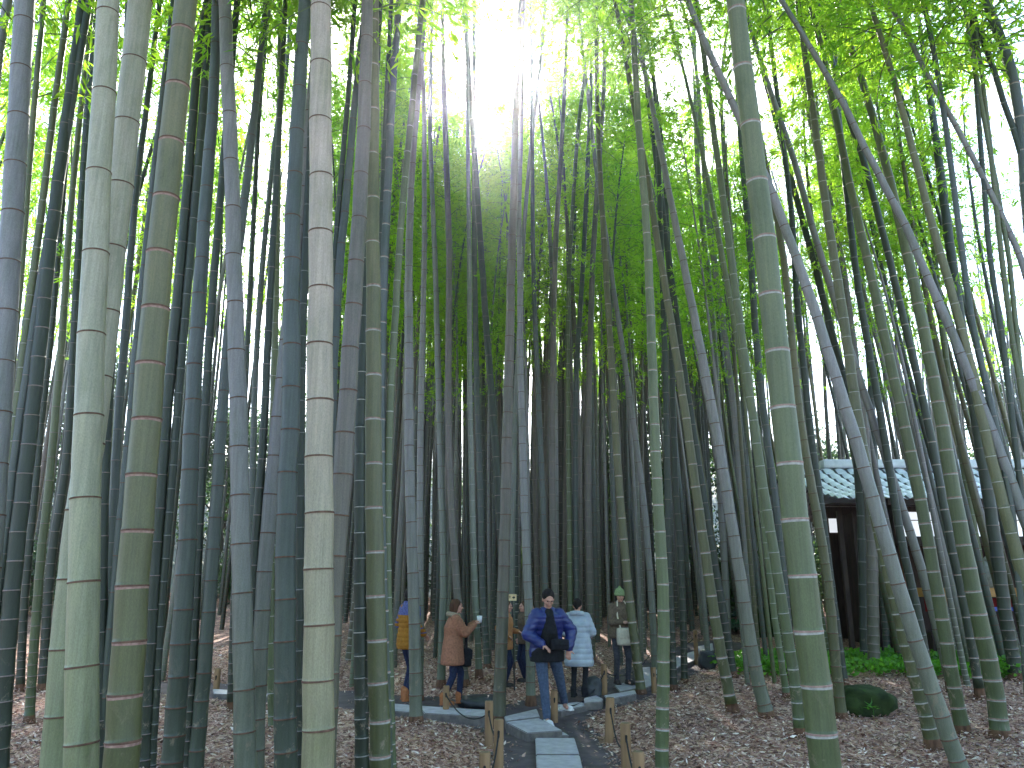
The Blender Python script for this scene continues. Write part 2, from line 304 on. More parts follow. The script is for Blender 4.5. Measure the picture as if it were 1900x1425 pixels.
 ([(200,1440),(300,1475),(433,1510),(535,1542),(610,1566),(687,1589),(763,1615),(833,1638),(900,1660),(1007,1695),(1040,1706),(1150,1735),(1285,1768)],9,19,1285,'b','L',(648,36,40),None),
 ([(0,1370),(200,1400),(475,1455),(658,1472),(778,1484),(883,1502),(981,1521),(1080,1537),(1209,1548),(1334,1562)],8,21,1334,'b','O',(883,32,35),None),
 ([(0,1420),(400,1470),(552,1478),(682,1491),(838,1508),(926,1522),(1040,1536),(1150,1550),(1268,1566)],8,17,1268,'w','D',(682,30,34),None),
 ([(0,1450),(50,1480),(100,1513),(133,1527),(183,1564),(217,1577),(267,1600),(317,1628),(350,1643),(433,1690),(475,1702),(515,1721),(562,1743),(608,1762),(655,1783),(705,1802),(753,1823),(803,1841),(853,1860),(903,1879),(1000,1915)],9,26,None,'b','L',(608,50,46),'grey lavender bamboo slanting from top left down to the right edge'),
 ([(0,1502),(57,1518),(137,1534),(220,1553),(300,1567),(387,1587),(475,1608),(568,1629),(660,1649),(758,1672),(857,1693),(904,1704),(997,1721),(1083,1736),(1164,1752),(1273,1769),(1362,1788)],10,27,1362,'k','G',(613,44,46),'green bamboo with its foot just right of the leaning lavender stem'),
 ([(0,1553),(57,1568),(140,1597),(227,1623),(317,1647),(410,1669),(508,1692),(605,1712),(705,1733),(807,1752),(857,1759),(908,1768),(1005,1787),(1092,1805),(1177,1823),(1252,1842),(1309,1850),(1370,1857)],10,34,1370,'k','G',(655,42,49),'stout green bamboo whose foot stands alone near the lower right corner'),
 ([(0,1515),(100,1540),(200,1567),(283,1600),(367,1621),(457,1645),(548,1666),(647,1690),(748,1714),(847,1735),(942,1751),(1035,1771),(1120,1789),(1197,1803),(1298,1820)],10,18,1298,'k','D',(647,38,50),None),
 ([(0,1612),(63,1633),(150,1659),(238,1683),(328,1707),(422,1730),(520,1760),(622,1786),(673,1800),(777,1822),(873,1845),(969,1870),(1070,1898),(1200,1925)],9,26,None,'w','O',(470,48,46),None),
 ([(0,1712),(67,1728),(150,1742),(227,1754),(300,1764),(367,1772),(475,1786),(582,1800),(662,1817),(768,1843),(850,1860),(950,1878),(1100,1895),(1250,1905)],9,15,None,'l','B',None,None),
 ([(0,1828),(33,1841),(97,1867),(133,1878),(233,1895),(350,1903),(475,1915),(700,1930)],17,30,None,'k','B',(33,60,62),'thick blue grey bamboo in the top right corner'),
 ([(0,1798),(50,1812),(95,1832),(143,1848),(190,1862),(238,1880),(287,1895),(400,1915)],10,16,None,'w','D',(95,48,48),None),
 ([(0,1643),(33,1667),(73,1688),(113,1707),(147,1725),(180,1744),(220,1766),(267,1792),(317,1818),(353,1836),(393,1855),(430,1873),(467,1890),(600,1930)],8,18,None,'b','L',(353,38,40),'slim bamboo slanting steeply down to the right edge in the upper right'),
 ([(100,1690),(300,1715),(475,1734),(635,1751),(768,1771),(892,1792),(1040,1818),(1169,1838),(1235,1845)],8,14,1235,'w','G',(635,32,32),None),
 ([(300,1742),(475,1765),(618,1785),(742,1806),(832,1819),(910,1833),(977,1842),(1060,1855),(1149,1866),(1262,1887)],12,26,1262,'l','D',None,None),
 ([(300,1565),(505,1588),(575,1599),(647,1612),(720,1625),(793,1638),(900,1655),(1018,1675),(1075,1689),(1152,1706),(1290,1730)],10,17,1290,'w','D',(575,28,35),None),
 ([(0,1480),(400,1535),(600,1567),(758,1588),(900,1612),(1000,1634),(1137,1667),(1224,1689),(1288,1707),(1359,1728),(1391,1734)],10,28,1391,'w','O',(1224,29,40),None),
 ([(200,1500),(475,1560),(800,1603),(1000,1618),(1150,1620),(1247,1622)],10,24,1247,'l','M',None,None),
 ([(300,1580),(700,1615),(1000,1630),(1100,1638),(1218,1647)],9,14,1218,'l','B',None,None),
 ([(475,1340),(800,1400),(1000,1420),(1146,1437),(1227,1450),(1295,1460)],9,13,1295,'w','G',(1146,27,36),None),
 ([(300,1378),(475,1393),(622,1402),(675,1407),(735,1414),(822,1424),(922,1438),(1000,1447),(1100,1457),(1260,1472)],10,16,1260,'l','B',None,None),
 ([(0,1286),(167,1290),(287,1293),(373,1298),(475,1310),(572,1321),(648,1326),(713,1330),(900,1335),(1050,1345),(1225,1352)],8,15,1225,'b','L',(572,35,38),None),
 ([(200,1298),(300,1305),(420,1315),(548,1334),(618,1344),(742,1360),(892,1374),(1000,1383),(1100,1390),(1232,1400)],8,15,1232,'l','L',None,None),
 ([(475,1240),(642,1246),(758,1249),(942,1255),(1000,1262),(1150,1268),(1268,1270)],8,14,1268,'l','D',None,None),
 ([(300,1222),(700,1235),(1000,1240),(1160,1246),(1283,1250)],8,15,1283,'l','D',None,None),
 ([(300,1345),(600,1372),(800,1382),(1000,1391),(1089,1396),(1222,1402)],8,13,1222,'l','B',None,None),
 ([(150,1813),(200,1822),(267,1834),(333,1847),(475,1872),(750,1900)],8,10,None,'l','G',None,None),
 ([(300,1822),(475,1836),(635,1861),(742,1874),(875,1890),(1000,1905)],8,13,None,'l','D',None,None),
 ([(300,1840),(475,1858),(608,1875),(708,1892),(850,1915)],8,13,None,'l','G',None,None),
]
WAXSHADED = noisy('node_wax_shaded', (.14, .135, .13), (.26, .245, .235), 40, .7, .3)  # darker copy of the wax, shade painted in for dark slim stems
STYLE = dict(b=(RING, None), l=(WAXDIM, None), w=(None, WAX), k=(PINK, WAX), p=(RING, PINK))

def hnoise(i): return (math.sin(i * 12.9898) * 43758.5453) % 1.0

def culm_mesh(name, P, arc_nodes, Rf, sides, style, coarse=False, foot=0):
    """P dense centre line from foot to tip, Rf(s)->radius, arc_nodes = distances of the joints"""
    P = np.asarray(P); seg = np.linalg.norm(np.diff(P, axis=0), axis=1); S = np.concatenate([[0], np.cumsum(seg)])
    ringm, waxm = style
    mats = [CULM, ringm or CULM, waxm or CULM, FOOT]
    s_list = []; rmul = []; mi = []
    def put(s, r, m): s_list.append(s); rmul.append(r); mi.append(m)
    nn = [s for s in arc_nodes if max(.03, foot + .03) < s < S[-1] - .1]
    put(0, 1.12 if foot else 1.0, 3 if foot else 0)
    if foot: put(foot * .6, 1.07, 3); put(foot, 1.04, 0)
    last = 0.0
    for k, s in enumerate(nn):
        r0 = float(Rf(s)); wob = 1 + .15 * (hnoise(k + len(nn)) - .5)
        wb = (.0105 if waxm else 0.0) * wob; rb = (.0085 if ringm else .004) * wob
        if r0 < .06: wb *= .6; rb *= .7
        if r0 < .03: wb *= .8; rb *= .8
        if s - last < .05: continue
        if not coarse and s - last > .12:
            put(last + (s - last) * .5, .985, 0)
        if waxm: put(s - wb - .004, .992, 0 if wb == 0 else 2)
        else: put(s - .012, .99, 0)
        put(s - .002, 1.0, 1)
        if not coarse:
            put(s + rb * .5, 1.045, 1)
        put(s + rb, 1.0 if not coarse else 1.03, 0)
        if not coarse: put(s + rb + .018, .972, 0)
        last = s
    put(S[-1] - .01, 1, 0)
    s_arr = np.array(s_list); o = np.argsort(s_arr, kind='stable'); s_arr = s_arr[o]; rm = np.array(rmul)[o]; mm = np.array(mi)[o]
    PP = np.stack([np.interp(s_arr, S, P[:, k]) for k in range(3)], 1)
    # slight zigzag from joint to joint
    RR = np.array([float(Rf(s)) for s in s_arr]) * rm
    V, Q = tube_arrays(PP, RR, sides)
    midx = np.repeat(mm[:-1], sides)
    top = len(V) - sides
    me = np_mesh(name, V, Q, mats, midx)
    return me

def smooth_line(vs, us, n):
    """dense smoothed u(v)"""
    vv = np.linspace(vs[0], vs[-1], n); uu = np.interp(vv, vs, us)
    k = np.exp(-.5 * (np.arange(-12, 13) / 5.0) ** 2); k /= k.sum()
    pad = 12
    ext = np.concatenate([uu[0] - (uu[1] - uu[0]) * np.arange(pad, 0, -1), uu, uu[-1] + (uu[-1] - uu[-2]) * np.arange(1, pad + 1)])
    return vv, np.convolve(ext, k, 'valid')

# foliage ----------------------------------------------------------------
def leaf_quads(base, dirs, L_, W_, rg):
    """base (n,3), dirs (n,3) unit; diamond leaves"""
    n = len(base)
    t = rg.normal(size=(n, 3)); side = np.cross(dirs, t); side /= np.linalg.norm(side, axis=1)[:, None] + 1e-9
    nrm = np.cross(dirs, side)
    mid = base + dirs * (L_ * .42)[:, None] + nrm * (L_ * .04)[:, None]
    V = np.stack([base, mid - side * (W_ / 2)[:, None], base + dirs * L_[:, None], mid + side * (W_ / 2)[:, None]], 1).reshape(-1, 3)
    Q = np.arange(4 * n).reshape(-1, 4)
    return V, Q
def crown_mesh(name, axis, h0, rmax, nbranch, rg, lpb=60, leaf=.13, keep=None):
    """axis: function t in 0..1 -> point (local), crown from t=0 (lowest branch) to 1 (tip)"""
    Vs = []; Qs = []; Ms = []; off = 0
    for b in range(nbranch):
        t = rg.uniform(0, 1) ** .85
        p = axis(t)
        R0 = rmax * (0.35 + .65 * math.sin(math.pi * min(1, .18 + .82 * t) ** .8)) * rg.uniform(.55, 1.1)
        a = rg.uniform(0, 2 * math.pi); up = rg.uniform(.25, .9)
        d = np.array([math.cos(a), math.sin(a), up]); d /= np.linalg.norm(d)
        m = 6; ts = np.linspace(0, 1, m)
        pts = p[None] + d[None] * (ts * R0)[:, None]; pts[:, 2] -= (ts ** 2) * R0 * rg.uniform(.35, .75)
        V, Q = tube_arrays(pts, np.linspace(.008, .0025, m), 3)
        Vs.append(V); Qs.append(Q + off); Ms.append(np.ones(len(Q), int)); off += len(V)
        n = lpb; ns = max(3, n // 6)
        st = rg.uniform(.22, 1.05, ns) ** .8
        sp = np.stack([np.interp(st, ts, pts[:, k]) for k in range(3)], 1) + rg.normal(size=(ns, 3)) * np.array([.16, .16, .11]) * (.5 + R0 * .5)
        base = np.repeat(sp, 6, 0) + rg.normal(size=(ns * 6, 3)) * .025
        dd = np.repeat(rg.normal(size=(ns, 3)) * .5 + d * np.array([.8, .8, 0]), 6, 0) + rg.normal(size=(ns * 6, 3)) * .55; dd[:, 2] -= .45
        dd /= np.linalg.norm(dd, axis=1)[:, None]
        LL = leaf * rg.uniform(.7, 1.3, len(base)); V, Q = leaf_quads(base, dd, LL, LL * .2, rg)
        Vs.append(V); Qs.append(Q + off); Ms.append(np.zeros(len(Q), int)); off += len(V)
    V = np.concatenate(Vs); Q = np.concatenate(Qs); M_ = np.concatenate(Ms)
    return np_mesh(name, V, Q, [LEAF, TWIG], M_, smooth=False)
def straight_axis(H, bend, ang):
    def f(t):
        return np.array([bend * t ** 2.2 * math.cos(ang), bend * t ** 2.2 * math.sin(ang), H * (t - .12 * t ** 3)])
    return f
CROWNS = [crown_mesh('bamboo_foliage', straight_axis(6.5 + .5 * k, 1.2 + .3 * k, k * 2.1), 0, 1.55, 62 + 4 * k, rng, 78, .125) for k in range(5)]

ORD = ['', 'next', 'second', 'third', 'fourth', 'fifth', 'sixth', 'seventh', 'eighth']
SIZEW = [(11, 'very slim'), (15, 'slim'), (20, 'medium'), (99, 'sturdy')]
CNAME = dict(H='pale beige', P='pale', L='lavender grey', G='green', O='olive', D='dark green', B='blue grey', W='pale grey', M='brownish')
RNAME = dict(b='brown', l='faint', w='white', k='pinkish', p='reddish')
def umid(c, v=700):
    vs = [p[0] for p in c[0]]; us = [p[1] for p in c[0]]
    if v > vs[-1]:
        return us[-1] + (us[-1] - us[-2]) / (vs[-1] - vs[-2]) * (v - vs[-1])
    return float(np.interp(v, vs, us))
LAND = sorted([(umid(c), c[7]) for c in C if c[7] and c[7].split()[0] in ('thickest', 'palest', 'mottled', 'tall', 'curved', 'stout') or (c[7] and 'leaning hard' in c[7]) or (c[7] and c[7].startswith('thick olive'))])
SHORT = {}
for u_, l_ in LAND:
    SHORT[l_] = ('the thickest pale stem' if l_.startswith('thickest pale') else 'the thickest green stem' if l_.startswith('thickest green') else
                 'the palest beige stem' if l_.startswith('palest') else 'the mottled pink-ringed stem' if l_.startswith('mottled') else
                 'the arrow sign stem' if l_.startswith('tall') else 'the curved pink-ringed stem' if l_.startswith('curved') else
                 'the stout lower-right stem' if l_.startswith('stout') else 'the hard-leaning lavender stem' if 'leaning hard' in l_ else 'the thick olive stem')
order_mid = sorted(range(len(C)), key=lambda i: umid(C[i]))
def auto_label(i):
    c = C[i]; u = umid(c)
    lu, ll = min(LAND, key=lambda a: abs(a[0] - u))
    side = 'right' if u > lu else 'left'
    li = [k for k in range(len(C)) if C[k][7] == ll][0]
    k = abs(order_mid.index(i) - order_mid.index(li))
    sz = next(s for w_, s in SIZEW if (c[1] + c[2]) / 2 < w_)
    o_ = ORD[k] if k < len(ORD) else str(k) + 'th'
    return f"{sz} {CNAME[c[5]]} stem, {RNAME[c[4]]} rings, {o_} {side} of {SHORT[ll]}"

BAMBOO_XY = []
def crown_row(u):          # lowest row at which the crowns over the path hang into view
    return float(np.interp(u, [0, 400, 640, 760, 1000, 1060, 1240, 1330, 1480, 1620, 1900], [320, 300, 230, 110, 120, 190, 220, 130, 150, 230, 250]))
def crown_top(u):          # row reached by the tips of the far stand
    return float(np.interp(u, [-200, 450, 640, 730, 780, 975, 1000, 1085, 1110, 1300, 1480, 1620, 1900, 2100], [-200, -150, -40, 120, 260, 260, 70, 60, 200, 260, 260, 300, 300, 220]))
def build_traced(i, c):
    pts, wt, wb, foot, sty, colr, nd, lab = c
    vs = [float(p[0]) for p in pts]; us = [float(p[1]) for p in pts]
    vv, uu = smooth_line(vs, us, 160)
    wid = lambda v: wt + (wb - wt) * v / 1425.0
    if foot:
        b = G(us[-1], foot); Y = b.y
    else:
        dia = .125 + .05 * min(1, wb / 60)
        vb = min(1425, vs[-1]); r = ray(us[-1], vb); t = F * dia / wid(vb); Y = t * r.y
        lim = G(min(max(us[-1], 0), 1900), 1425).y - .25
        Y = min(Y, lim)
        if vs[-1] < 1100: Y = min(Y, 9.5)
    P = [np.array(at(u, v, Y)) for v, u in zip(vv, uu)][::-1]       # foot -> up
    P = np.array(P)
    tz = np.array([(Y / ray(u, v).y) for v, u in zip(vv, uu)])[::-1]
    Rw = np.array([wid(v) for v in vv])[::-1] * tz / F / 2
    vv = vv[::-1]
    # extend down to the ground
    d0 = P[0] - P[8]; d0 /= -d0[2] if d0[2] < 0 else 1
    gz = float(hgt(P[0][0], P[0][1]))
    if P[0][2] > gz:
        drop = P[0][2] - gz + .06; foot_pt = P[0] + d0 * drop
        foot_pt[2] = float(hgt(foot_pt[0], Y)) - .06
        m = max(3, int(drop / .1)); ext = np.array([foot_pt + (P[0] - foot_pt) * k / m for k in range(m)])
        P = np.vstack([ext, P]); Rw = np.concatenate([np.full(m, Rw[0]), Rw]); vlow = m
    else: vlow = 0
    base = P[0].copy()
    S = np.concatenate([[0], np.cumsum(np.linalg.norm(np.diff(P, axis=0), axis=1))])
    # joints: measured rows in view, growing joint lengths elsewhere
    nodes = []
    if nd:
        v0, sl, sh = nd
        sp = lambda v: max(12, sh + (sl - sh) * (min(v, 1425) - 100) / 1100 if v < 1200 else sl)
        Sv = S[vlow:]; rows = []
        v = float(v0)
        while v < vv[0]: rows.append(v); v += sp(v) * (1.0 if v < 1150 else max(.72, 1 - (v - 1150) / 900))
        v = float(v0)
        while v > vv[-1]:
            v -= sp(v); rows.append(v)
        rows = sorted(r for r in rows if r > vv[-1])
        nodes = sorted(float(np.interp(-r, -vv, Sv)) for r in rows)
        lastg = (nodes[1] - nodes[0]) if len(nodes) > 1 else .25
        s = nodes[0] if nodes else 0; g = lastg
        while True:
            g *= .9; g = max(g, .07); s -= g
            if s < .04: break
            nodes.insert(0, s)
        gap = (nodes[-1] - nodes[-2]) if len(nodes) > 1 else .3
    else:
        s = .08 + .05 * hnoise(i); gap = .09
        hs = 1.0 + .15 * (hnoise(i + 50) - .5)
        while s < S[-1]:
            nodes.append(s); gap = min(.34, .09 + .075 * s) * hs; s += gap
    # upward extension to the full height, tapering and bowing
    H = 13.0 + 2.5 * hnoise(i + 9); top = P[-1]; dirn = P[-1] - P[-14]; dirn /= np.linalg.norm(dirn)
    uc = umid(c, 200); vb_ = crown_row(uc) - (60 + 240 * max(0, min(1, (700 - uc) / 200))) * hnoise(i + 5); rr_ = ray(uc, vb_); h0 = max(6.5, CAMZ + Y * rr_.z / rr_.y + .5)
    H = max(H, min(h0 + 5, 17))
    rest = max(2.5, H - top[2]); m = int(rest / .25); ang = hnoise(i + 3) * 6.28
    ext = []; 
    for k in range(1, m + 1):
        t = k / m; bow = 1.6 * t ** 2.5 * min(1, rest / 6)
        dz = dirn * rest * t * (1 if dirn[2] < .1 else 1 / max(.75, dirn[2]))
        ext.append(top + dz + np.array([math.cos(ang) * bow, math.sin(ang) * bow, -.3 * bow]))
    P = np.vstack([P, ext]); rt = Rw[-1]
    Rw = np.concatenate([Rw, [rt + (.006 - rt) * (k / m) ** .9 for k in range(1, m + 1)]])
    S = np.concatenate([[0], np.cumsum(np.linalg.norm(np.diff(P, axis=0), axis=1))])
    s = nodes[-1] + gap if nodes else .1
    while s < S[-1]: nodes.append(s); s += gap; gap = min(gap * 1.01, .38)
    # root flare
    Rf = lambda s: float(np.interp(s, S, Rw)) * (1 + .14 * math.exp(-s / .10))
    # joint-to-joint wobble
    j = np.interp(S, nodes, np.arange(len(nodes))) if len(nodes) > 2 else S
    amp = float(np.mean(Rw[:60])) * .035
    zz = amp * (np.abs((j % 2) - 1) * 2 - 1); P = P.copy(); P[:, 0] += zz * (S > .1)
    near = wb > 26 or (wt + wb) / 2 > 22
    st = STYLE[sty] if not (sty == 'w' and not near and colr in 'DB') else (None, WAXSHADED)
    me = culm_mesh('culm', P - base, nodes, Rf, 24 if near else 14, st, coarse=False, foot=(.07 + .08 * hnoise(i + 60)) if foot else 0)
    t = empty('bamboo', tuple(base))
    tag(t, lab or auto_label(i), 'bamboo', 'tall bamboo stems of the grove')
    cu = link('culm', me, t)
    k_ = .9 + .2 * hnoise(i + 21); cc = COLS[colr]; hsh = .04 * (hnoise(i + 33) - .5)
    cu.color = (cc[0] * k_ * (1 + hsh), cc[1] * k_, cc[2] * k_ * (1 - hsh), 1)
    BAMBOO_XY.append((base[0], base[1], i))
    # crown
    h0 = min(h0, P[-1][2] - 3.2)
    zz_ = P[:, 2]; ki = int(np.argmin(np.abs(zz_ - h0))); ki = min(ki, len(P) - 4)
    pa = P[ki]; dv = P[-1] - pa; 
    if uc < 640 and i % 3 == 0: return t
    cr = link('foliage', CROWNS[i % 5], t, tuple(pa - base))
    q = Vector(dv).to_track_quat('Z', 'Y') @ Quaternion((0, 0, 1), hnoise(i + 77) * 6.28)
    cr.rotation_mode = 'QUATERNION'; cr.rotation_quaternion = q
    sc_ = np.linalg.norm(dv) / 6.5; cr.scale = (max(.75, min(1.1, sc_)),) * 2 + (min(1.15, sc_),)
    return t
for i, c in enumerate(C): build_traced(i, c)
# ------------------------------------------------------------------ the untraced far stand
def far_variant(k):
    rg = np.random.default_rng(100 + k); H = 13 + .55 * k; ang = rg.uniform(0, 6.28); bend = rg.uniform(.5, 1.3)
    S0 = np.linspace(0, 1, 70)
    X = bend * S0 ** 3.2 * math.cos(ang) + .05 * np.sin(S0 * 5 + k); Yv = bend * S0 ** 3.2 * math.sin(ang) + .04 * np.sin(S0 * 4 + 2 * k)
    Z = H * (S0 - .06 * S0 ** 4) - .05
    P = np.stack([X - X[0], Yv - Yv[0], Z], 1)
    S = np.concatenate([[0], np.cumsum(np.linalg.norm(np.diff(P, axis=0), axis=1))])
    r0 = rg.uniform(.046, .066)
    nodes = []; s = .08; g = .1
    while s < S[-1]: nodes.append(s); g = min(.33, .09 + .07 * s); s += g
    Rf = lambda s: r0 * (1 - .9 * (s / S[-1]) ** 1.5) * (1 + .15 * math.exp(-s / .1))
    st = [STYLE['l'], STYLE['w'], STYLE['b'], STYLE['l'], STYLE['w'], STYLE['b']][k]
    me = culm_mesh('culm', P, nodes, Rf, 8, st, coarse=True)
    i0 = 36 - 3 * (k % 3)
    def axis(t):
        q = i0 + t * (69 - i0); return np.array([np.interp(q, np.arange(70), P[:, a]) for a in range(3)])
    cr = crown_mesh('bamboo_foliage', axis, 0, 1.35, 52, rg, 70, .128)
    return me, cr
VAR = [far_variant(k) for k in range(6)]
def far_bamboo(x, y, k, label, group, colr, leanx=0.0, s=1.0, bare=False):
    t = empty('bamboo', (x, y, float(hgt(x, y))), 0); t.rotation_euler = (random.gauss(0, .012), leanx + random.gauss(0, .016), random.uniform(0, 6.28))
    t.rotation_mode = 'ZYX'
    t.scale = (s, s, s); tag(t, label, 'bamboo', group)
    me, cr = VAR[k]
    cu = link('culm', me, t); cc = COLS[colr]; q = random.uniform(.75, 1.15); cu.color = (cc[0] * q, cc[1] * q, cc[2] * q, 1)
    if not bare: link('foliage', cr, t)
    return t
pts = [(b[0], b[1]) for b in BAMBOO_XY]
def ok(x, y, dmin):
    if float(pdist(x, y)) < .55: return False
    if 4.6 < x < 12 and 14.9 < y < 20.5: return False          # tea house and its garden
    return all((x - a) ** 2 + (y - b) ** 2 > dmin ** 2 for a, b in pts)
n = 0; tries = 0
for u, y in ((1562, 14.2), (1590, 13.6), (1668, 14.5), (1699, 13.9), (1727, 14.6), (1748, 13.7), (1781, 14.4), (1812, 13.5), (1836, 14.7), (1872, 14.1), (1893, 13.4), (1680, 12.9), (1715, 13.1), (1768, 12.8), (1800, 14.8), (1853, 12.9)):
    x = (u - 950) / F * y * .965 + .9; pts.append((x, y)); k = random.randrange(6)
    far_bamboo(x, y, k, 'slender stem in front of the tea house, ' + {'l': 'faint', 'w': 'white', 'b': 'brown'}['lwblwb'[k]] + ' rings', 'slender stems in front of the tea house', random.choice('LGDOB'), -.11, 1.0)
while n < 184 and tries < 20000:
    tries += 1
    y = 11.5 + 12.0 * random.random() ** .85
    x = random.uniform(-.72 * y - 1, .70 * y + .5) if n % 5 < 2 else random.uniform(-.24 * y, .34 * y)
    if 11.5 < y < 14 and -2.2 < x < 3.2: continue
    if not ok(x, y, .30 + .010 * y): continue
    pts.append((x, y)); n += 1
    u = 950 + F * x / (y * math.cos(PITCH))
    col = random.choice('BDDLGMB' if u < 600 else 'LLBMWBM' if u < 1330 else 'LGDOOBG')  # paler mix in the middle columns paints in light on the stems
    lean = -.10 * sstep(1.5, 8, x) + .035 * sstep(1, 6, -x)
    side = 'left of the palest stem' if u < 590 else 'left of the arrow sign' if u < 945 else 'right of the arrow sign' if u < 1330 else 'behind the mossy garden'
    k = random.randrange(6); rt = ray(u, crown_top(u) + (random.uniform(-120, 90) if u > 640 else random.uniform(20, 400))); ht_ = CAMZ + y * rt.z / rt.y - float(hgt(x, y))
    s_ = min(max(ht_ / (12.4 + .5 * k), .56), 1.15) * random.uniform(.93, 1.07)
    ln = {'l': 'faint', 'w': 'white', 'b': 'brown'}['lwblwb'[k]]
    lb = f"{'near' if y < 17 else 'far'} slender {CNAME[col]} stem, {ln} rings, in the stand " + side
    far_bamboo(x, y, k, lb, f"slender {CNAME[col]} {ln} ringed {'near' if y < 17 else 'far'} stems " + side, col, float(lean), s_, n % 5 < 1)
# the stand beyond them reads as one dark mass of stems
Vs = []; Qs = []; Ms = []; off = 0
def mesh_arr(me):
    V = np.empty(len(me.vertices) * 3, np.float32); me.vertices.foreach_get('co', V)
    Fq = np.empty(len(me.loops), np.int32); me.loops.foreach_get('vertex_index', Fq)
    mi = np.empty(len(me.polygons), np.int32); me.polygons.foreach_get('material_index', mi)
    return V.reshape(-1, 3), Fq.reshape(-1, 4), mi
stuffC = []; stuffF = []
for nq in range(470):
    y = 22.5 + 9 * random.random(); x = random.uniform(-.72 * y, .7 * y) if nq % 2 else random.uniform(-.25 * y, .36 * y)
    if 6.0 < x < 13 and y < 21: continue
    k = random.randrange(6); a = random.uniform(0, 6.28); z = float(hgt(x, y)); rt = ray(950 + F * x / y, crown_top(950 + F * x / y)); s = min(1.2, max(.6, (CAMZ + y * rt.z / rt.y - z) / 14.5)) * random.uniform(.85, 1.08)
    Rm = np.array([[math.cos(a), -math.sin(a), 0], [math.sin(a), math.cos(a), 0], [0, 0, 1]])
    for me, store in ((VAR[k][0], stuffC), (VAR[k][1], stuffF))[:2 if nq % 6 == 0 else 1]:
        V, Q, mi = mesh_arr(me); store.append(((V @ Rm.T) * s + np.array([x, y, z]), Q, mi, len(V)))
backC = []; backF = []
for nb in range(190):
    if nb < 90:
        y = random.uniform(-26, -1.2); x = random.uniform(-20, 20)
        if abs(x - 1.0) < 1.1: continue
    else:
        y = random.uniform(-1, 30); sd_ = random.choice((-1, 1)); x = sd_ * ((.70 if y > 4 else .9) * y + 2.0 + 9 * random.random() ** 1.3)
    k = random.randrange(6); a = random.uniform(0, 6.28); s = random.uniform(.85, 1.15); z = float(hgt(x, y))
    Rm = np.array([[math.cos(a), -math.sin(a), 0], [math.sin(a), math.cos(a), 0], [0, 0, 1]])
    for me, store in ((VAR[k][0], backC), (VAR[k][1], backF)):
        V, Q, mi = mesh_arr(me); store.append(((V @ Rm.T) * s + np.array([x, y, z]), Q, mi, len(V)))
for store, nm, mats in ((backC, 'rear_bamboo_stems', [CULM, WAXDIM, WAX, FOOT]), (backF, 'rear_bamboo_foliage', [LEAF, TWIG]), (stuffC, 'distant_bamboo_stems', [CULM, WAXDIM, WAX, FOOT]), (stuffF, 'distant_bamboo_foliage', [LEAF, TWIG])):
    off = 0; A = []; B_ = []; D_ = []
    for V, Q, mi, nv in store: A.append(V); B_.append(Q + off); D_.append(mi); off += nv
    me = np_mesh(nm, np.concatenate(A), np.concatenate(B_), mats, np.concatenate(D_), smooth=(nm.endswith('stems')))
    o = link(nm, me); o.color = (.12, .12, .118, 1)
    tag(o, ('dark mass of distant bamboo ' if nm[0] == 'd' else 'rest of the grove behind the viewer, bamboo ') + ('stems' if nm.endswith('stems') else 'leaves') + (' closing the back of the grove' if nm[0] == 'd' else ''), 'bamboo', None, 'stuff')

# ------------------------------------------------------------------ ground, path, litter
def litter_mat():
    m = mat('leaf_litter_ground', (.2, .13, .1), .9, .2); v = mapping(m, (1, 1, 1))
    vo = N(m, 'ShaderNodeTexVoronoi'); vo.inputs['Scale'].default_value = 32; mp = N(m, 'ShaderNodeMapping'); mp.inputs['Scale'].default_value = (1, .45, 1)
    L(m, v, mp.inputs[0]); wv = noise(m, 6, 3, v); 
    add = N(m, 'ShaderNodeVectorMath', operation='MULTIPLY_ADD'); nz = N(m, 'ShaderNodeTexNoise'); nz.inputs['Scale'].default_value = 7; L(m, v, nz.inputs['Vector'])
    L(m, nz.outputs['Color'], add.inputs[0]); add.inputs[1].default_value = (.25, .25, .25); L(m, mp.outputs[0], add.inputs[2])
    L(m, add.outputs[0], vo.inputs['Vector'])
    sx = N(m, 'ShaderNodeSeparateColor'); L(m, vo.outputs['Color'], sx.inputs[0])
    c = ramp(m, sx.outputs[0], [(0, (.06, .03, .024)), (.3, (.20, .10, .08)), (.55, (.34, .19, .15)), (.8, (.45, .28, .23)), (.97, (.60, .45, .39))])
    big = noise(m, .8, 4, v); c = mixc(m, 1.0, c, ramp(m, big, [(.3, (.72, .72, .72)), (.7, (1.2, 1.1, 1.0))]), 'MULTIPLY')
    L(m, c, bsdf(m).inputs['Base Color']); bump(m, sx.outputs[1], .6, .02); return m
GROUND = litter_mat()
EARTH = noisy('trodden_earth', (.062, .045, .05), (.12, .09, .095), 5, .85, .3, bmp=.4, bd=.02)
def grid_patch(xs, ys, f):
    X, Yg = np.meshgrid(xs, ys); Z = f(X, Yg); V = np.stack([X, Yg, Z], -1).reshape(-1, 3)
    nx = len(xs); ny = len(ys); i = np.arange(ny - 1)[:, None] * nx + np.arange(nx - 1)[None, :]
    return V, np.stack([i, i + 1, i + nx + 1, i + nx], -1).reshape(-1, 4)
xs = np.concatenate([np.linspace(-300, -30, 20), np.linspace(-29, -9, 30), np.linspace(-8.9, 10, 210), np.linspace(10.2, 29, 30), np.linspace(30, 300, 20)])
ys = np.concatenate([np.linspace(-60, 1, 14), np.linspace(1.2, 19, 200), np.linspace(19.3, 46, 60), np.linspace(48, 300, 24)])
V, Q = grid_patch(xs, ys, lambda x, y: hgt(x, y))
cx = V[Q].mean(1); d = pdist(cx[:, 0], cx[:, 1])
HILL = noisy('hillside', (.20, .22, .17), (.42, .42, .38), 1.2, .9, .2, detail=8)
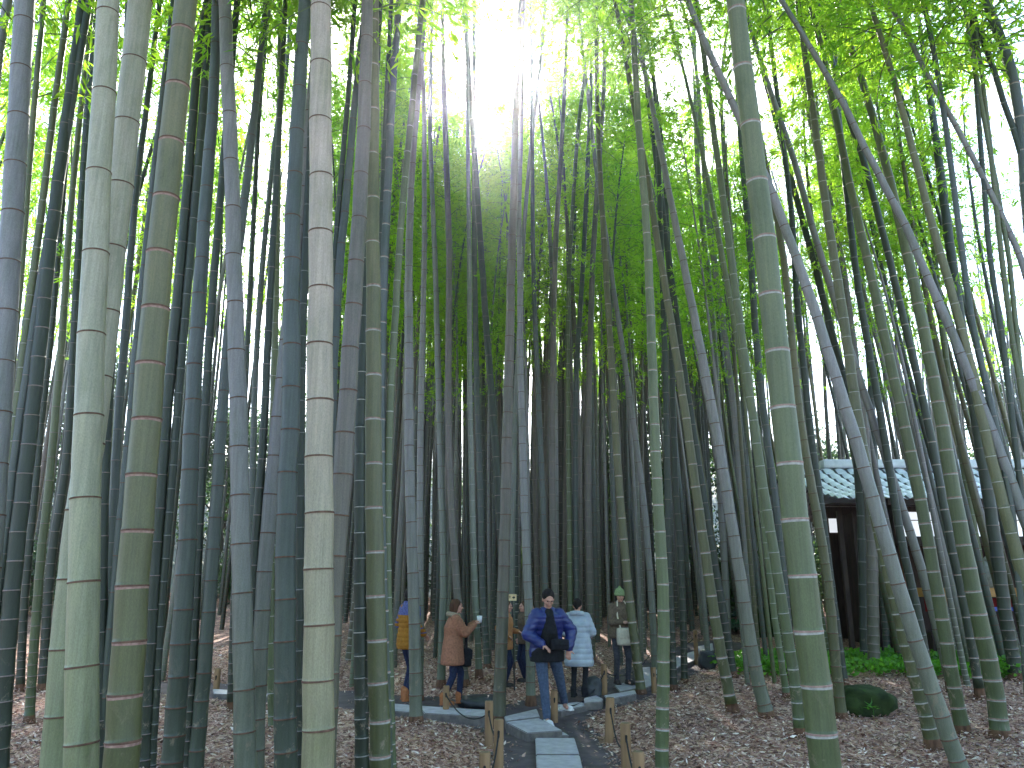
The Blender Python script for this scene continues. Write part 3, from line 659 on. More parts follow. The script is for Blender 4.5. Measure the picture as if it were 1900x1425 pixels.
me = np_mesh('ground', V, Q, [GROUND, HILL], (cx[:, 1] > 31).astype(int)); tag(link('ground', me), kind='structure')
# path ribbon
def path_mesh():
    xs = np.linspace(-8, 6.5, 290); ys = np.linspace(6, 22, 320); V, Q = grid_patch(xs, ys, lambda x, y: hgt(x, y) + .006 + .006 * np.sin(7 * x) * np.sin(6 * y))
    wob = .06 * np.sin(V[:, 0] * 5.1) * np.cos(V[:, 1] * 4.3)
    keep = (pdist(V[:, 0], V[:, 1]) + wob)[Q].mean(1) < .62
    Q = Q[keep]; used, inv = np.unique(Q, return_inverse=True)
    return np_mesh('path', V[used], inv.reshape(-1, 4), [EARTH])
tag(link('path', path_mesh()), kind='structure')
# fallen leaves: real curled flakes
def litter():
    rg = np.random.default_rng(5); Vs = []; n = 85000
    y = 6.2 + 11 * rg.uniform(0, 1, n) ** 1.5; x = rg.uniform(-1, 1, n) * (.72 * y + .6)
    hb = [(b[0] + rg.normal(0, .13), b[1] + rg.normal(0, .13)) for b in BAMBOO_XY for _ in range(70)]; x = np.concatenate([x, [h[0] for h in hb]]); y = np.concatenate([y, [h[1] for h in hb]]); n = len(x); heap = np.arange(n) >= 85000
    d = pdist(x, y); k = (d > .55) | (rg.uniform(0, 1, n) < .05 + .5 * np.clip((d - .42) / .15, 0, 1)); x = x[k]; y = y[k]; heap = heap[k]; n = len(x)
    Ls = rg.uniform(.022, .078, n); Ws = Ls * rg.uniform(.16, .42, n); a = rg.uniform(0, 6.28, n)
    z = hgt(x, y) + rg.uniform(.006, .028, n) + heap * rg.uniform(0, .05, n)
    dx, dy = np.cos(a), np.sin(a); tl = rg.normal(0, .28, n); rl = rg.normal(0, .5, n)
    c = np.stack([x, y, z], 1); D = np.stack([dx, dy, tl], 1) * (Ls / 2)[:, None]; Sd = np.stack([-dy, dx, rl], 1) * (Ws / 2)[:, None]
    V = np.stack([c - D, c + Sd - D * .1, c + D + np.array([0, 0, .006]), c - Sd + D * .1], 1).reshape(-1, 3)
    return np_mesh('leaf_litter', V, np.arange(4 * n).reshape(-1, 4), [LITM], smooth=False)
def litm():
    m = mat('dry_leaf', (.3, .2, .15), .55, .4); g = N(m, 'ShaderNodeNewGeometry')
    c = ramp(m, g.outputs['Random Per Island'], [(0, (.08, .038, .03)), (.3, (.26, .125, .092)), (.6, (.42, .24, .18)), (.85, (.56, .38, .30)), (1, (.85, .72, .66))])
    L(m, c, bsdf(m).inputs['Base Color']); return m
LITM = litm()
tag(link('leaf_litter', litter()), 'pinkish brown layer of fallen bamboo leaves and sheaths', 'leaf litter', None, 'stuff')

# ------------------------------------------------------------------ paving slabs
STONE = noisy('slab_stone', (.30, .27, .30), (.50, .46, .50), 9, .55, .5, bmp=.25, bd=.006)
STONE_SIDE = noisy('slab_edge', (.10, .085, .08), (.20, .17, .15), 12, .9, .2)
def slab(poly, label, th=.10, raise_=.05, rough=0.0):
    P = [G(u, v) for u, v in poly]; zc = max(float(hgt(p.x, p.y)) for p in P) + raise_
    c = sum(P, Vector()) / len(P)
    # re-project the outline onto the slab's own top plane so that the slab keeps its drawn shape
    top = []
    zmean = sum(p.z for p in P) / len(P)
    for (u, v), p in zip(poly, P):
        r = ray(u, v); z = p.z + raise_; t = (z - CAMZ) / r.z; top.append(CAM + r * t)
    c = sum(top, Vector()) / len(top)
    bm = bmesh.new(); up = [bm.verts.new(p - c) for p in top]; dn = [bm.verts.new(p - c - Vector((0, 0, th))) for p in top]
    f = bm.faces.new(up); g = bm.faces.new(list(reversed(dn))); n = len(up)
    for i in range(n): bm.faces.new((up[i], dn[i], dn[(i + 1) % n], up[(i + 1) % n]))
    bmesh.ops.recalc_face_normals(bm, faces=bm.faces)
    bmesh.ops.bevel(bm, geom=[e for e in bm.edges], offset=.008, segments=2, affect='EDGES')
    for f in bm.faces: f.material_index = 0 if f.normal.z > .6 else 1
    o = bm_obj('paving_slab', bm, [STONE, STONE_SIDE], None, tuple(c)); tag(o, label, 'paving slab', 'stone slabs laid along the path')
slab([(994.5, 1401), (1075.5, 1401), (1090, 1462), (997, 1462)], 'pale stone slab nearest the camera, cut by the lower frame')
slab([(993, 1369), (1066, 1369), (1075, 1399), (994.5, 1399)], 'pale rectangular stone slab second from the lower frame')
slab([(990, 1361), (1046, 1358), (1056, 1364), (992, 1366)], 'thin narrow stone step just behind the two near slabs')
slab([(938, 1339.5), (1000, 1332), (1020, 1342), (1044, 1355), (978, 1360)], 'large angled stone slab under the white shoe of the man in blue', .14, .09)
slab([(935, 1329), (996, 1315), (1002, 1330), (939, 1338)], 'angled stone slab behind the walking man, left at the fork', .12, .09)
slab([(775, 1309), (905, 1317), (905, 1330), (788, 1323)], 'long stone slab under the boots of the person in the brown coat', .14, .09)
slab([(700, 1303), (770, 1308), (782, 1323), (705, 1317)], 'stone slab under the boots of the person in the mustard vest')
slab([(1010, 1311), (1070, 1302), (1098, 1306), (1040, 1320)], 'stone slab at the fork beside the short wooden post')
slab([(1083, 1295), (1106, 1290), (1119, 1296), (1116, 1302), (1084, 1304)], 'small pale stone slab beside the dark boulder at the fork', .10, .07)
slab([(1120, 1290), (1178, 1280), (1181, 1287), (1128, 1298)], 'long low stone slab just behind the post with the rope', .12, .07)
slab([(1140, 1272), (1172, 1262), (1183, 1277), (1150, 1283)], 'stone slab at the feet of the person in the green hat')
slab([(1184, 1239), (1206, 1237), (1209, 1272), (1188, 1280)], 'bright stone slab right behind the ringed olive bamboo on the path')
slab([(1213, 1230), (1247, 1222), (1250, 1243), (1216, 1258)], 'stone slab half hidden by the curved pinkish ringed bamboo')
slab([(1249, 1221), (1272, 1213), (1272, 1231), (1251, 1242)], 'bright stone slab between the curved bamboo and the dark slim one')
slab([(1274, 1212), (1292, 1206), (1294, 1222), (1275, 1231)], 'bright stone slab left of the tall far post')
slab([(1295, 1199), (1322, 1193), (1324, 1206), (1297, 1218)], 'bright stone slab farthest up the path, right of the tall far post')
slab([(395, 1278), (470, 1283), (470, 1290), (397, 1287)], 'stone slab seen low on the left between the straight bamboo stems', .1, .08)
slab([(478, 1285), (500, 1287), (503, 1293), (480, 1291)], 'small sliver of stone slab left of the blue grey bamboo', .1, .08)

# ------------------------------------------------------------------ posts and rope
WOOD = noisy('post_wood', (.17, .095, .05), (.31, .185, .095), 12, .75, .25, (1, 1, .12), bmp=.3, bd=.004)
WOODEND = noisy('post_end', (.10, .075, .045), (.24, .17, .10), 25, .85, .2)
HOLE = mat('hole_dark', (.012, .01, .008), .9)
ROPE = noisy('black_rope', (.012, .012, .014), (.04, .04, .04), 60, .8, .2)
POSTS = []
def post(u, vt, vb, wpx, label, tiltx=0.0, square=False):
    b = G(u, vb); t = (b - CAM).length; r = ray(u, vt); top = CAM + r * (b.y / r.y); h = top.z - b.z
    rad = wpx / F * (b.y / ray(u, vb).y) / 2
    e = empty('wooden_post', tuple(b)); tag(e, label, 'post', 'short wooden posts along the path')
    bm = bmesh.new(); n = 14
    rings = [(-.12, 1.0), (h * .3, 1.0), (h * .7, .98), (h - rad * .25, .97), (h, .80)]
    prev = None
    for z, k in rings:
        cur = [bm.verts.new(((rad * k) * math.cos(a) * (1 + .04 * math.sin(3 * a)) + tiltx * z, rad * k * math.sin(a), z)) for a in [2 * math.pi * q / n for q in range(n)]]
        if prev:
            for q in range(n): f = bm.faces.new((prev[q], prev[(q + 1) % n], cur[(q + 1) % n], cur[q])); f.smooth = True
        prev = cur
    f = bm.faces.new(prev); f.material_index = 1
    bm_obj('post_body', bm, [WOOD, WOODEND], e)
    bm = bmesh.new(); add_cone(bm, (tiltx * h * .8, -rad * 1.0, h - rad * 2.2), (tiltx * h * .8, -rad * .9, h - rad * 3.2), rad * .24, rad * .2, 8)
    bm_obj('rope_hole', bm, HOLE, e)
    P = Vector((b.x + tiltx * h * .8, b.y - rad * 1.05, b.z + h - rad * 2.6)); POSTS.append((P, b)); return P
pA = post(827, 1272, 1338, 12, 'wooden post in front of the boots of the person in brown')
pB = post(907, 1300, 1388, 16, 'wooden post with a rope, directly left of the arrow sign bamboo')
pC = post(925, 1334, 1440, 19, 'tall wooden post overlapping the foot of the arrow sign bamboo')
pD = post(899, 1395, 1470, 22, 'reddish wooden post at the lower frame, left of the slabs')
pE = post(1130, 1294, 1378, 17, 'wooden post with a hanging rope, right of the slabs', .06)
pF = post(1163, 1341, 1440, 20, 'mossy topped wooden post near the lower frame, right of the slabs')
pG = post(1187, 1394, 1475, 24, 'reddish wooden post cut by the lower frame beside the curved bamboo')
pH = post(1029, 1280, 1341, 13, 'wooden post between the legs of the man in blue')
pI = post(1122, 1232, 1290, 11, 'dark wooden post left of the person in the green hat')
pJ = post(1214, 1238, 1287, 10, 'reddish wooden post touching the curved pinkish ringed bamboo')
pK = post(1217, 1187, 1238, 8, 'slim dark post behind the curved bamboo')
pL = post(1249, 1180, 1224, 8, 'grey wooden post between two dark stems up the path')
pM = post(1293, 1169, 1234, 8, 'tall far wooden post in front of the farthest slabs')
pN = post(400, 1240, 1290, 12, 'wooden post glimpsed between stems on the far left path')
def rope(a, b, sag, label, rad=.008):
    pts = []
    for k in range(17):
        t = k / 16; p = a.lerp(b, t); g = float(hgt(p.x, p.y)) + .012; z = p.z - sag * 4 * t * (1 - t); pts.append((p.x, p.y, max(z, g)))
    V, Q = tube_arrays(np.array(pts), np.full(17, rad), 6)
    tag(link('rope', np_mesh('rope', V, Q, [ROPE])), label, 'rope', 'ropes strung between the posts')
rope(pA, pB, .15, 'black rope sagging between the two posts left of the fork')
rope(pB, pC, .10, 'black rope between the post with a rope and the tall post left of the slabs')
rope(pC, pD, .16, 'black rope hanging down to the reddish post left of the slabs')
rope(pE, pF, .20, 'black rope hanging from the post right of the slabs')
rope(pF, pG, .14, 'black rope down to the reddish post right of the slabs')
rope(pH, pI, .22, 'black rope low behind the man in blue')
rope(pI, pK, .22, 'black rope behind the person in the green hat')
rope(pJ, pL, .16, 'black rope along the far slabs')
rope(pL, pM, .10, 'black rope between the two far posts')

# ------------------------------------------------------------------ sign with the arrow
def sign():
    b = G(955, 1281); e = empty('arrow_sign', tuple(b)); tag(e, 'small cream sign with black arrow on a thin black pole', 'sign')
    top = at(950, 1114, b.y - .0); h = top.z - b.z; lx = top.x - b.x
    MET = mat('black_metal', (.012, .012, .012), .5); CREAM = noisy('sign_board', (.62, .45, .24), (.74, .56, .32), 20, .6, .3); INK = mat('sign_ink', (.01, .01, .01), .7)
    bm = bmesh.new(); add_cone(bm, (0, 0, -.05), (lx, 0, h), .012, .012, 8); bm_obj('pole', bm, MET, e)
    c = at(950.6, 1108.5, b.y) - b; wd = 15.5 / F * (b.y / ray(950, 1108).y); hd = 11.5 / F * (b.y / ray(950, 1108).y)
    c = Vector((c.x, -.03, c.z))
    bm = bmesh.new(); add_box(bm, c, (wd, .015, hd), None, .003); brd = bm_obj('board', bm, CREAM, e)
    bm = bmesh.new(); y = c.y - .0105
    def poly(pp):
        a = [bm.verts.new((c.x + px * wd, y, c.z + pz * hd)) for px, pz in pp]; bb = [bm.verts.new((c.x + px * wd, y + .003, c.z + pz * hd)) for px, pz in pp]
        bm.faces.new(a); n = len(a)
        for i in range(n): bm.faces.new((a[i], bb[i], bb[(i + 1) % n], a[(i + 1) % n]))
    poly([(.0, -.09), (.14, -.09), (.14, -.28), (.36, 0), (.14, .28), (.14, .09), (0, .09)])        # arrow
    poly([(-.32, .05), (-.26, .05), (-.26, .32), (-.32, .32)]); poly([(-.38, .10), (-.20, .10), (-.20, .17), (-.38, .17)]); poly([(-.35, -.12), (-.22, -.12), (-.26, .05), (-.32, .05)])
    bm_obj('arrow_marks', bm, INK, brd)
sign()

# ------------------------------------------------------------------ boulders
MOSS = noisy('mossy_rock', (.010, .018, .006), (.035, .055, .015), 7, .9, .2, bmp=.8, bd=.03)
ROCK = noisy('dark_rock', (.014, .015, .016), (.05, .052, .055), 6, .55, .5, bmp=.6, bd=.03)
def boulder(u0, u1, vt, vb, label, m, seed, flat=.0):
    b = G((u0 + u1) / 2, vb); k = (b.y / ray(0, vb).y) / F; wd = (u1 - u0) * k; ht = (at((u0 + u1) / 2, vt, b.y + wd * .3).z - b.z)
    rg = random.Random(seed); bm = bmesh.new(); bmesh.ops.create_icosphere(bm, subdivisions=4, radius=1)
    ph = [rg.uniform(0, 6.28) for _ in range(9)]
    for v in bm.verts:
        p = v.co.copy(); k2 = 1 + .10 * math.sin(3 * p.x + ph[0]) * math.cos(2.5 * p.y + ph[1]) + .07 * math.sin(5 * p.z + ph[2] + 3 * p.x) + .04 * math.sin(9 * p.y + ph[3]) * math.sin(8 * p.x + ph[4]) + .02 * math.sin(19 * p.x + ph[5]) * math.sin(17 * p.z + ph[6])
        q = Vector([math.copysign(abs(a) ** .72, a) for a in p]) * k2
        v.co = Vector((q.x * wd * .5, q.y * wd * .38, q.z * ht * .55 + ht * .42))
    o = bm_obj('boulder', bm, m, None, tuple(b + Vector((0, wd * .3, 0))), True); tag(o, label, 'boulder')
boulder(1567, 1671, 1271, 1331, 'low dark moss covered boulder sitting in the litter on the right', MOSS, 1)
boulder(1404, 1452, 1122, 1182, 'dark mossy boulder behind the bright green herbs', MOSS, 2)
boulder(848, 926, 1288, 1316, 'flat dark boulder behind the boots of the person in brown', ROCK, 3)
boulder(1082, 1120, 1256, 1300, 'black wet boulder beside the legs of the person in pale blue', ROCK, 4)
boulder(1300, 1332, 1205, 1242, 'dark edging stone under the farthest slabs', ROCK, 5)
# ------------------------------------------------------------------ tea house
def tea_house():
    DW = noisy('dark_timber', (.022, .014, .011), (.06, .035, .025), 14, .7, .3, (1, 1, .2)); RW = noisy('red_timber', (.10, .035, .022), (.18, .07, .04), 14, .65, .3, (1, 1, .2))
    PL = noisy('wall_plaster', (.62, .62, .60), (.72, .72, .70), 3, .8, .2)
    m = mat('pane_added_glow', (.9, .9, .92), .7, .2); SH = m; bsdf(m).inputs['Emission Color'].default_value = (.9, .94, 1, 1); bsdf(m).inputs['Emission Strength'].default_value = .13  # faint emission added to whiten the panels, no lamp behind them
    ORW = noisy('counter_wood', (.40, .19, .05), (.55, .28, .08), 10, .5, .4, (.3, 1, 1)); REDC = noisy('red_cloth', (.20, .012, .012), (.30, .02, .02), 8, .8, .1)
    BLU = noisy('blue_sheet', (.05, .09, .42), (.09, .14, .58), 8, .5, .4)
    TILE = noisy('roof_tile', (.42, .44, .48), (.62, .64, .68), 6, .28, .7)
    GROOVE = mat('tile_groove', (.05, .05, .06), .8)
    Y = 15.6; x0 = at(1660, 950, Y).x; x1 = 13.5; zE = at(1700, 925, Y).z; zb = at(1700, 997, Y).z; g = float(hgt(7, Y))
    e = empty('tea_house', (x0, Y, g)); tag(e, 'low timber tea house with tiled roof and white panels behind the right stems', 'tea house')
    def B(name, x, y, z, sx, sy, sz, m, par=e, bev=.006):
        bm = bmesh.new(); add_box(bm, (0, 0, 0), (sx, sy, sz), None, bev); o = bm_obj(name, bm, m, par); o.location = (x - (x0 if par is e else 0), y - (Y if par is e else 0), z - (g if par is e else 0)); return o
    W = x1 - x0; xc = (x0 + x1) / 2
    # roof: two slopes of ribbed tiles
    def roof(xa, xb, ye, ze, yr, zr, yb, zb_, par):
        bm = bmesh.new(); nc = int((xb - xa) / .045); rows = 9
        for side, (ya, za, yc, zc) in enumerate(((ye, ze, yr, zr), (yb, zb_, yr, zr))):
            grid = []
            for j in range(rows * 2 + 1):
                t = j / (rows * 2); r = []
                step = .05 * (1 - (j % 2))
                for i in range(nc + 1):
                    x = xa + (xb - xa) * i / nc; s = .05 * abs(math.sin(math.pi * i / 6)) ** 1.2
                    r.append(bm.verts.new((x - x0, ya + (yc - ya) * t - Y, za + (zc - za) * t + s - step - g - .12 * math.sin(math.pi * t))))
                grid.append(r)
            for j in range(rows * 2):
                for i in range(nc): f = bm.faces.new((grid[j][i], grid[j][i + 1], grid[j + 1][i + 1], grid[j + 1][i])); f.material_index = 1 if (i % 6 in (0,) or j % 4 == 3 and False) else 0
        return bm_obj('roof', bm, [TILE, GROOVE], par, None, False)
    zr = at(1700, 869, Y + 2.4).z
    rf = roof(at(1532, 900, Y).x, x1 + .4, Y - .45, zE - .02, Y + 2.4, zr, Y + 5.2, zE - .02, e)
    bm = bmesh.new(); add_box(bm, (xc - x0, 2.4, zr - g + .09), (W + .8, .30, .20), None, .05); bm_obj('roof_ridge', bm, TILE, rf); nb_ = 9
    for k in range(5): B('side_post', at(1545, 950, Y).x + .28 * k, Y + .4, (g + zE) / 2 - .1, .09, .09, zE - g - .2, DW)
    B('eave_beam', xc, Y - .36, zE - .10, W + .6, .10, .12, DW); B('eave_soffit', xc - .6, Y - .15, zE - .13, W + 1.5, .42, .03, DW)
    B('back_wall', xc, Y + 2.6, (g + zE) / 2, W, .12, zE - g - .2, DW)
    B('side_wall', x0 + .06, Y + 1.33, (g + zE) / 2, .10, 2.4, zE - g - .2, DW)
    B('beam', xc, Y, zb - .07, W, .16, .17, DW); B('upper_beam', xc, Y, zE - .21, W, .15, .10, DW)
    zt = zE - .26; zo = zb + .015; n = 12; pw = W / n
    for k in range(n):
        px = x0 + pw * (k + .5)
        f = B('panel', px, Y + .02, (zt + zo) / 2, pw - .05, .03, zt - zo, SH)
        bm = bmesh.new(); add_box(bm, (0, -.025, (zt - zo) * .16), (pw - .06, .02, .016)); add_box(bm, (-pw * .5 + .02, -.02, 0), (.03, .03, zt - zo)); bm_obj('panel_bar', bm, DW, f)
    for k in range(6):
        px = x0 + .06 + (W - .12) * k / 5; B('post', px, Y - .03, (g + zb) / 2 - .08, .12, .12, zb - g - .1, RW)
    zc = at(1700, 1099, Y - .5).z; B('counter', xc, Y - .5, zc, W - .1, .5, .16, ORW)
    B('counter_leg', at(1757, 1120, Y - .72).x, Y - .72, zc - .2, .07, .07, .45, ORW)
    B('red_cloth', xc, Y - .45, zc - .22, W - .3, .06, .24, REDC)
    B('blue_strip', xc, Y - .72, at(1700, 1130, Y - .72).z, W - .2, .10, .07, BLU)
    B('underfloor', xc, Y - .2, g + .22, W - .2, .9, .5, DW)
    # people-height clutter: grey bundle on the counter
    bm = bmesh.new(); add_ball(bm, (0, 0, 0), (.16, .14, .26)); add_ball(bm, (.05, 0, .22), (.10, .10, .12)); o = bm_obj('cloth_bundle', bm, noisy('bundle_cloth', (.2, .2, .17), (.35, .34, .3), 12), None, tuple(at(1829, 1040, Y - .5)), True)
    o.location.z = zc + .32; tag(o, 'greyish bundle standing on the orange tea house counter', 'bundle')
    # smaller annex on the left
    xa = at(1535, 960, 18.5).x; xb = at(1655, 960, 18.5).x; Y2 = 18.5; g2 = float(hgt(7.5, Y2)); zE2 = at(1600, 940, Y2).z
    e2 = empty('annex_hut', (xa, Y2, g2)); tag(e2, 'small annex hut with short white panels left of the tea house', 'hut')
    def B2(name, x, y, z, sx, sy, sz, m, par=e2):
        bm = bmesh.new(); add_box(bm, (x - xa, y - Y2, z - g2), (sx, sy, sz), None, .006); return bm_obj(name, bm, m, par)
    xm = (xa + xb) / 2; W2 = xb - xa
    B2('wall', xm, Y2 + .1, (g2 + zE2) / 2, W2, .1, zE2 - g2, DW)
    zz1 = at(1600, 962, Y2).z; zz0 = at(1600, 988, Y2).z
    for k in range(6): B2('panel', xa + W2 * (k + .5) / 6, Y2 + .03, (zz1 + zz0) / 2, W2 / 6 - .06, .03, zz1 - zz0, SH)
    bm = bmesh.new(); nc = 40
    for s in range(2):
        gr = []
        for j in range(13):
            t = j / 12; gr.append([bm.verts.new((-.3 + (W2 + .6) * i / nc, (-.6 + 2.1 * t if s == 0 else 3.6 - 2.1 * t), zE2 - g2 + 1.05 * t + .02 * abs(math.sin(math.pi * i / 3)) - .015 * (j % 2))) for i in range(nc + 1)])
        for j in range(12):
            for i in range(nc): bm.faces.new((gr[j][i], gr[j][i + 1], gr[j + 1][i + 1], gr[j + 1][i]))
    bm_obj('roof', bm, TILE, e2, None, True)
    B2('lamp', at(1571, 1001, Y2).x, Y2 - .1, at(1571, 1001, Y2).z, .10, .06, .08, noisy('orange_sign', (.6, .09, .02), (.7, .12, .03), 5))
tea_house()

# ------------------------------------------------------------------ herbs, ferns
def herbs():
    rg = np.random.default_rng(11); n = 1500; V = []
    us = rg.uniform(1350, 1990, n); P = []
    x = rg.uniform(3.6, 11.5, n); y = rg.uniform(12.6, 15.0, n) - .04 * (x - 4)
    k = (pdist(x, y) > .9) & (np.sin(x * 2.1) * np.cos(y * 3.3) + rg.uniform(-1, 1, n) > -.35); x = x[k]; y = y[k]; n = len(x)
    m = 13; bx = np.repeat(x, m); by = np.repeat(y, m); z = hgt(bx, by)
    hh = rg.uniform(.04, .22, n * m); off = rg.normal(0, .10, (n * m, 2))
    base = np.stack([bx + off[:, 0], by + off[:, 1], z + hh], 1)
    d = rg.normal(size=(n * m, 3)); d[:, 2] = np.abs(d[:, 2]) * .5 - .1; d /= np.linalg.norm(d, axis=1)[:, None]
    LL = rg.uniform(.05, .11, n * m); Vv, Q = leaf_quads(base, d, LL, LL * .7, rg)
    tag(link('ground_herbs', np_mesh('ground_herbs', Vv, Q, [BRIGHT], smooth=False)), 'bright green low herbs covering the garden bed before the tea house', 'herbs', None, 'stuff')
herbs()
FERN = leaf_mat('fern_frond', [(.02, .06, .03), (.04, .10, .05)], (1.6, 1.8, 1.4), rough=.22, trw=.2, spec=.8)
def fern(u, v, s, label, seed):
    rg = np.random.default_rng(seed); b = G(u, v); Vs = []; Qs = []; off = 0
    for k in range(16):
        a = rg.uniform(0, 6.28); Lr = s * rg.uniform(.7, 1.1); t = np.linspace(0, 1, 18)
        P = np.stack([np.cos(a) * Lr * t, np.sin(a) * Lr * t, Lr * (.9 * t - .75 * t ** 2)], 1)
        V, Q = tube_arrays(P, np.linspace(.008, .003, 18), 4); Vs.append(V); Qs.append(Q + off); off += len(V)
        sd = np.array([-math.sin(a), math.cos(a), 0])
        for sg in (-1, 1):
            base = P[2:]; d = sd * sg + np.gradient(P, axis=0)[2:] * 6 + np.array([0, 0, -.15]); d /= np.linalg.norm(d, axis=1)[:, None]
            LL = .30 * s * np.sin(np.pi * (t[2:] * .85 + .12)); V, Q = leaf_quads(base, d, LL, LL * .22 + .006, rg); Vs.append(V); Qs.append(Q + off); off += len(V)
    o = link('fern', np_mesh('fern', np.concatenate(Vs), np.concatenate(Qs), [FERN], smooth=False), None, tuple(b)); tag(o, label, 'fern', 'shiny ferns by the garden bed')
for q, (u, v, s, l) in enumerate([(1366, 1172, .9, 'shiny dark fern behind the brown footed leaning stem'), (1400, 1176, .8, 'shiny fern left of the dark mossy garden boulder'), (1432, 1150, 1.0, 'tall shiny fern above the dark mossy garden boulder'), (1346, 1150, .8, 'small shiny fern at the top of the path')]): fern(u, v, s, l, q)
# little sprout against the boulder
def sprout():
    b = G(1621, 1334); rg = np.random.default_rng(3); n = 14
    base = np.tile(np.array([[0, 0, .12]]), (n, 1)) + rg.normal(0, .02, (n, 3)); d = rg.normal(size=(n, 3)); d[:, 2] = abs(d[:, 2]) * .6; d /= np.linalg.norm(d, axis=1)[:, None]
    V, Q = leaf_quads(base, d, np.full(n, .10), np.full(n, .02), rg); V2, Q2 = tube_arrays(np.array([[0, 0, 0], [.01, 0, .06], [0, 0, .13]]), np.array([.004, .003, .003]), 4)
    tag(link('sprout', np_mesh('sprout', np.concatenate([V, V2]), np.concatenate([Q, Q2 + len(V)]), [BRIGHT], smooth=False), None, tuple(b)), 'thin grassy sprout in front of the moss covered boulder', 'plant')
sprout()

# ------------------------------------------------------------------ evergreen trees and shrubs behind the bamboo
def tree_crown(rg, h0, h1, rx, nleaf, leaf, lm, droop=.2):
    nb = 26; Vs = []; Qs = []; Ms = []; off = 0; C_ = []
    for b in range(nb):
        t = rg.uniform(0, 1); z = h0 + (h1 - h0) * t; a = rg.uniform(0, 6.28); rr = rx * math.sqrt(max(.05, math.sin(math.pi * (.12 + .8 * t)))) * rg.uniform(.35, 1)
        c = np.array([math.cos(a) * rr, math.sin(a) * rr, z]); C_.append(c)
        s = np.array([0, 0, max(.5, z - rr * .7)]); P = np.array([s + (c - s) * q for q in (0, .35, .7, 1)]); P[1:3, 2] -= .1
        V, Q = tube_arrays(P, np.array([.06, .045, .03, .015]), 5); Vs.append(V); Qs.append(Q + off); Ms.append(np.ones(len(Q), int)); off += len(V)
    C_ = np.array(C_); k = rg.integers(0, nb, nleaf)
    base = C_[k] + rg.normal(size=(nleaf, 3)) * np.array([.55, .55, .38]) * (rx / 2.2)
    d = rg.normal(size=(nleaf, 3)); d[:, 2] -= droop; d /= np.linalg.norm(d, axis=1)[:, None]
    LL = leaf * rg.uniform(.7, 1.3, nleaf); V, Q = leaf_quads(base, d, LL, LL * .5, rg); Vs.append(V); Qs.append(Q + off); Ms.append(np.zeros(len(Q), int))
    return np_mesh('tree_crown', np.concatenate(Vs), np.concatenate(Qs), [lm, BARK], np.concatenate(Ms), smooth=False)
rgt = np.random.default_rng(42)
TC = [tree_crown(rgt, 1.6 + .5 * k, 8.0 + 1.2 * k, 2.3 + .25 * k, 9000, .20, TLEAF) for k in range(3)]
SC = [tree_crown(rgt, .3, 2.6, 1.3, 4200, .15, TLEAF) for k in range(2)]
def trunk_mesh(h, r):
    P = np.array([[.08 * math.sin(z * 1.1), .06 * math.cos(z * .9), z] for z in np.linspace(-.2, h, 16)]); V, Q = tube_arrays(P, np.linspace(r, r * .3, 16), 10); return np_mesh('trunk', V, Q, [BARK])
TM = [trunk_mesh(6.5, .17), trunk_mesh(1.6, .06)]
def tree(x, y, k, s, label, group, small=False):
    e = empty('shrub' if small else 'evergreen_tree', (x, y, float(hgt(x, y))), random.uniform(0, 6.28)); e.scale = (s, s, s * random.uniform(.9, 1.1)); tag(e, label, 'shrub' if small else 'tree', group)
    link('trunk', TM[1 if small else 0], e); link('crown', (SC if small else TC)[k % (2 if small else 3)], e)
ti = 0
for x, y, s in [(-22, 31, 1.0), (-18.4, 32.5, .95), (-15, 31.2, .9), (-11.8, 33, .95), (-8.6, 31.4, .8), (-5.6, 32.6, .72), (-1.2, 32, .62), (4.3, 28.8, .78), (6.6, 30, .85), (9.0, 27.5, .74), (11.6, 30.5, .7), (19.5, 31, .9)]:
    side = 'behind the left stems' if x < -3 else ('behind the middle of the grove' if x < 7 else 'above the tea house roof')
    tree(x, y, ti, s, 'dark evergreen tree with dense glossy leaves ' + side, 'evergreen trees ' + side); ti += 1
for q in range(30):
    x = -20 + 40 * q / 29 + random.uniform(-.5, .5); y = random.uniform(24.5, 30)
    if 5 < x < 13 and y < 21: continue
    side = 'on the left' if x < -3 else ('in the middle' if x < 5 else 'on the right')
    tree(x, y, q, random.uniform(.6, .95), 'low dark shrub at the back of the grove ' + side, 'low shrubs ' + side, True)
# hillside foliage: one far-off mass
def hill_leaves():
    rg = np.random.default_rng(8); nc = 620; x = rg.uniform(-34, 34, nc); y = rg.uniform(32, 50, nc); z = hgt(x, y); m = 90
    c = np.repeat(np.stack([x, y, z + .5], 1), m, 0) + rg.normal(size=(nc * m, 3)) * np.array([.9, .9, .6]); d = rg.normal(size=(nc * m, 3)); d /= np.linalg.norm(d, axis=1)[:, None]
    LL = rg.uniform(.18, .34, nc * m); V, Q = leaf_quads(c, d, LL, LL * .5, rg)
    tag(link('hillside_scrub', np_mesh('hillside_scrub', V, Q, [SCRUB], smooth=False)), 'scrub painted pale as if sunlit, covering the slope behind the grove', 'scrub', None, 'stuff')
SCRUB = leaf_mat('scrub_leaf_lit', [(.16, .19, .14), (.34, .36, .32), (.52, .52, .50)], (1.4, 1.4, 1.3), trw=.35)  # pale leaf colours carry the painted-in brightness of a sunlit slope
hill_leaves()
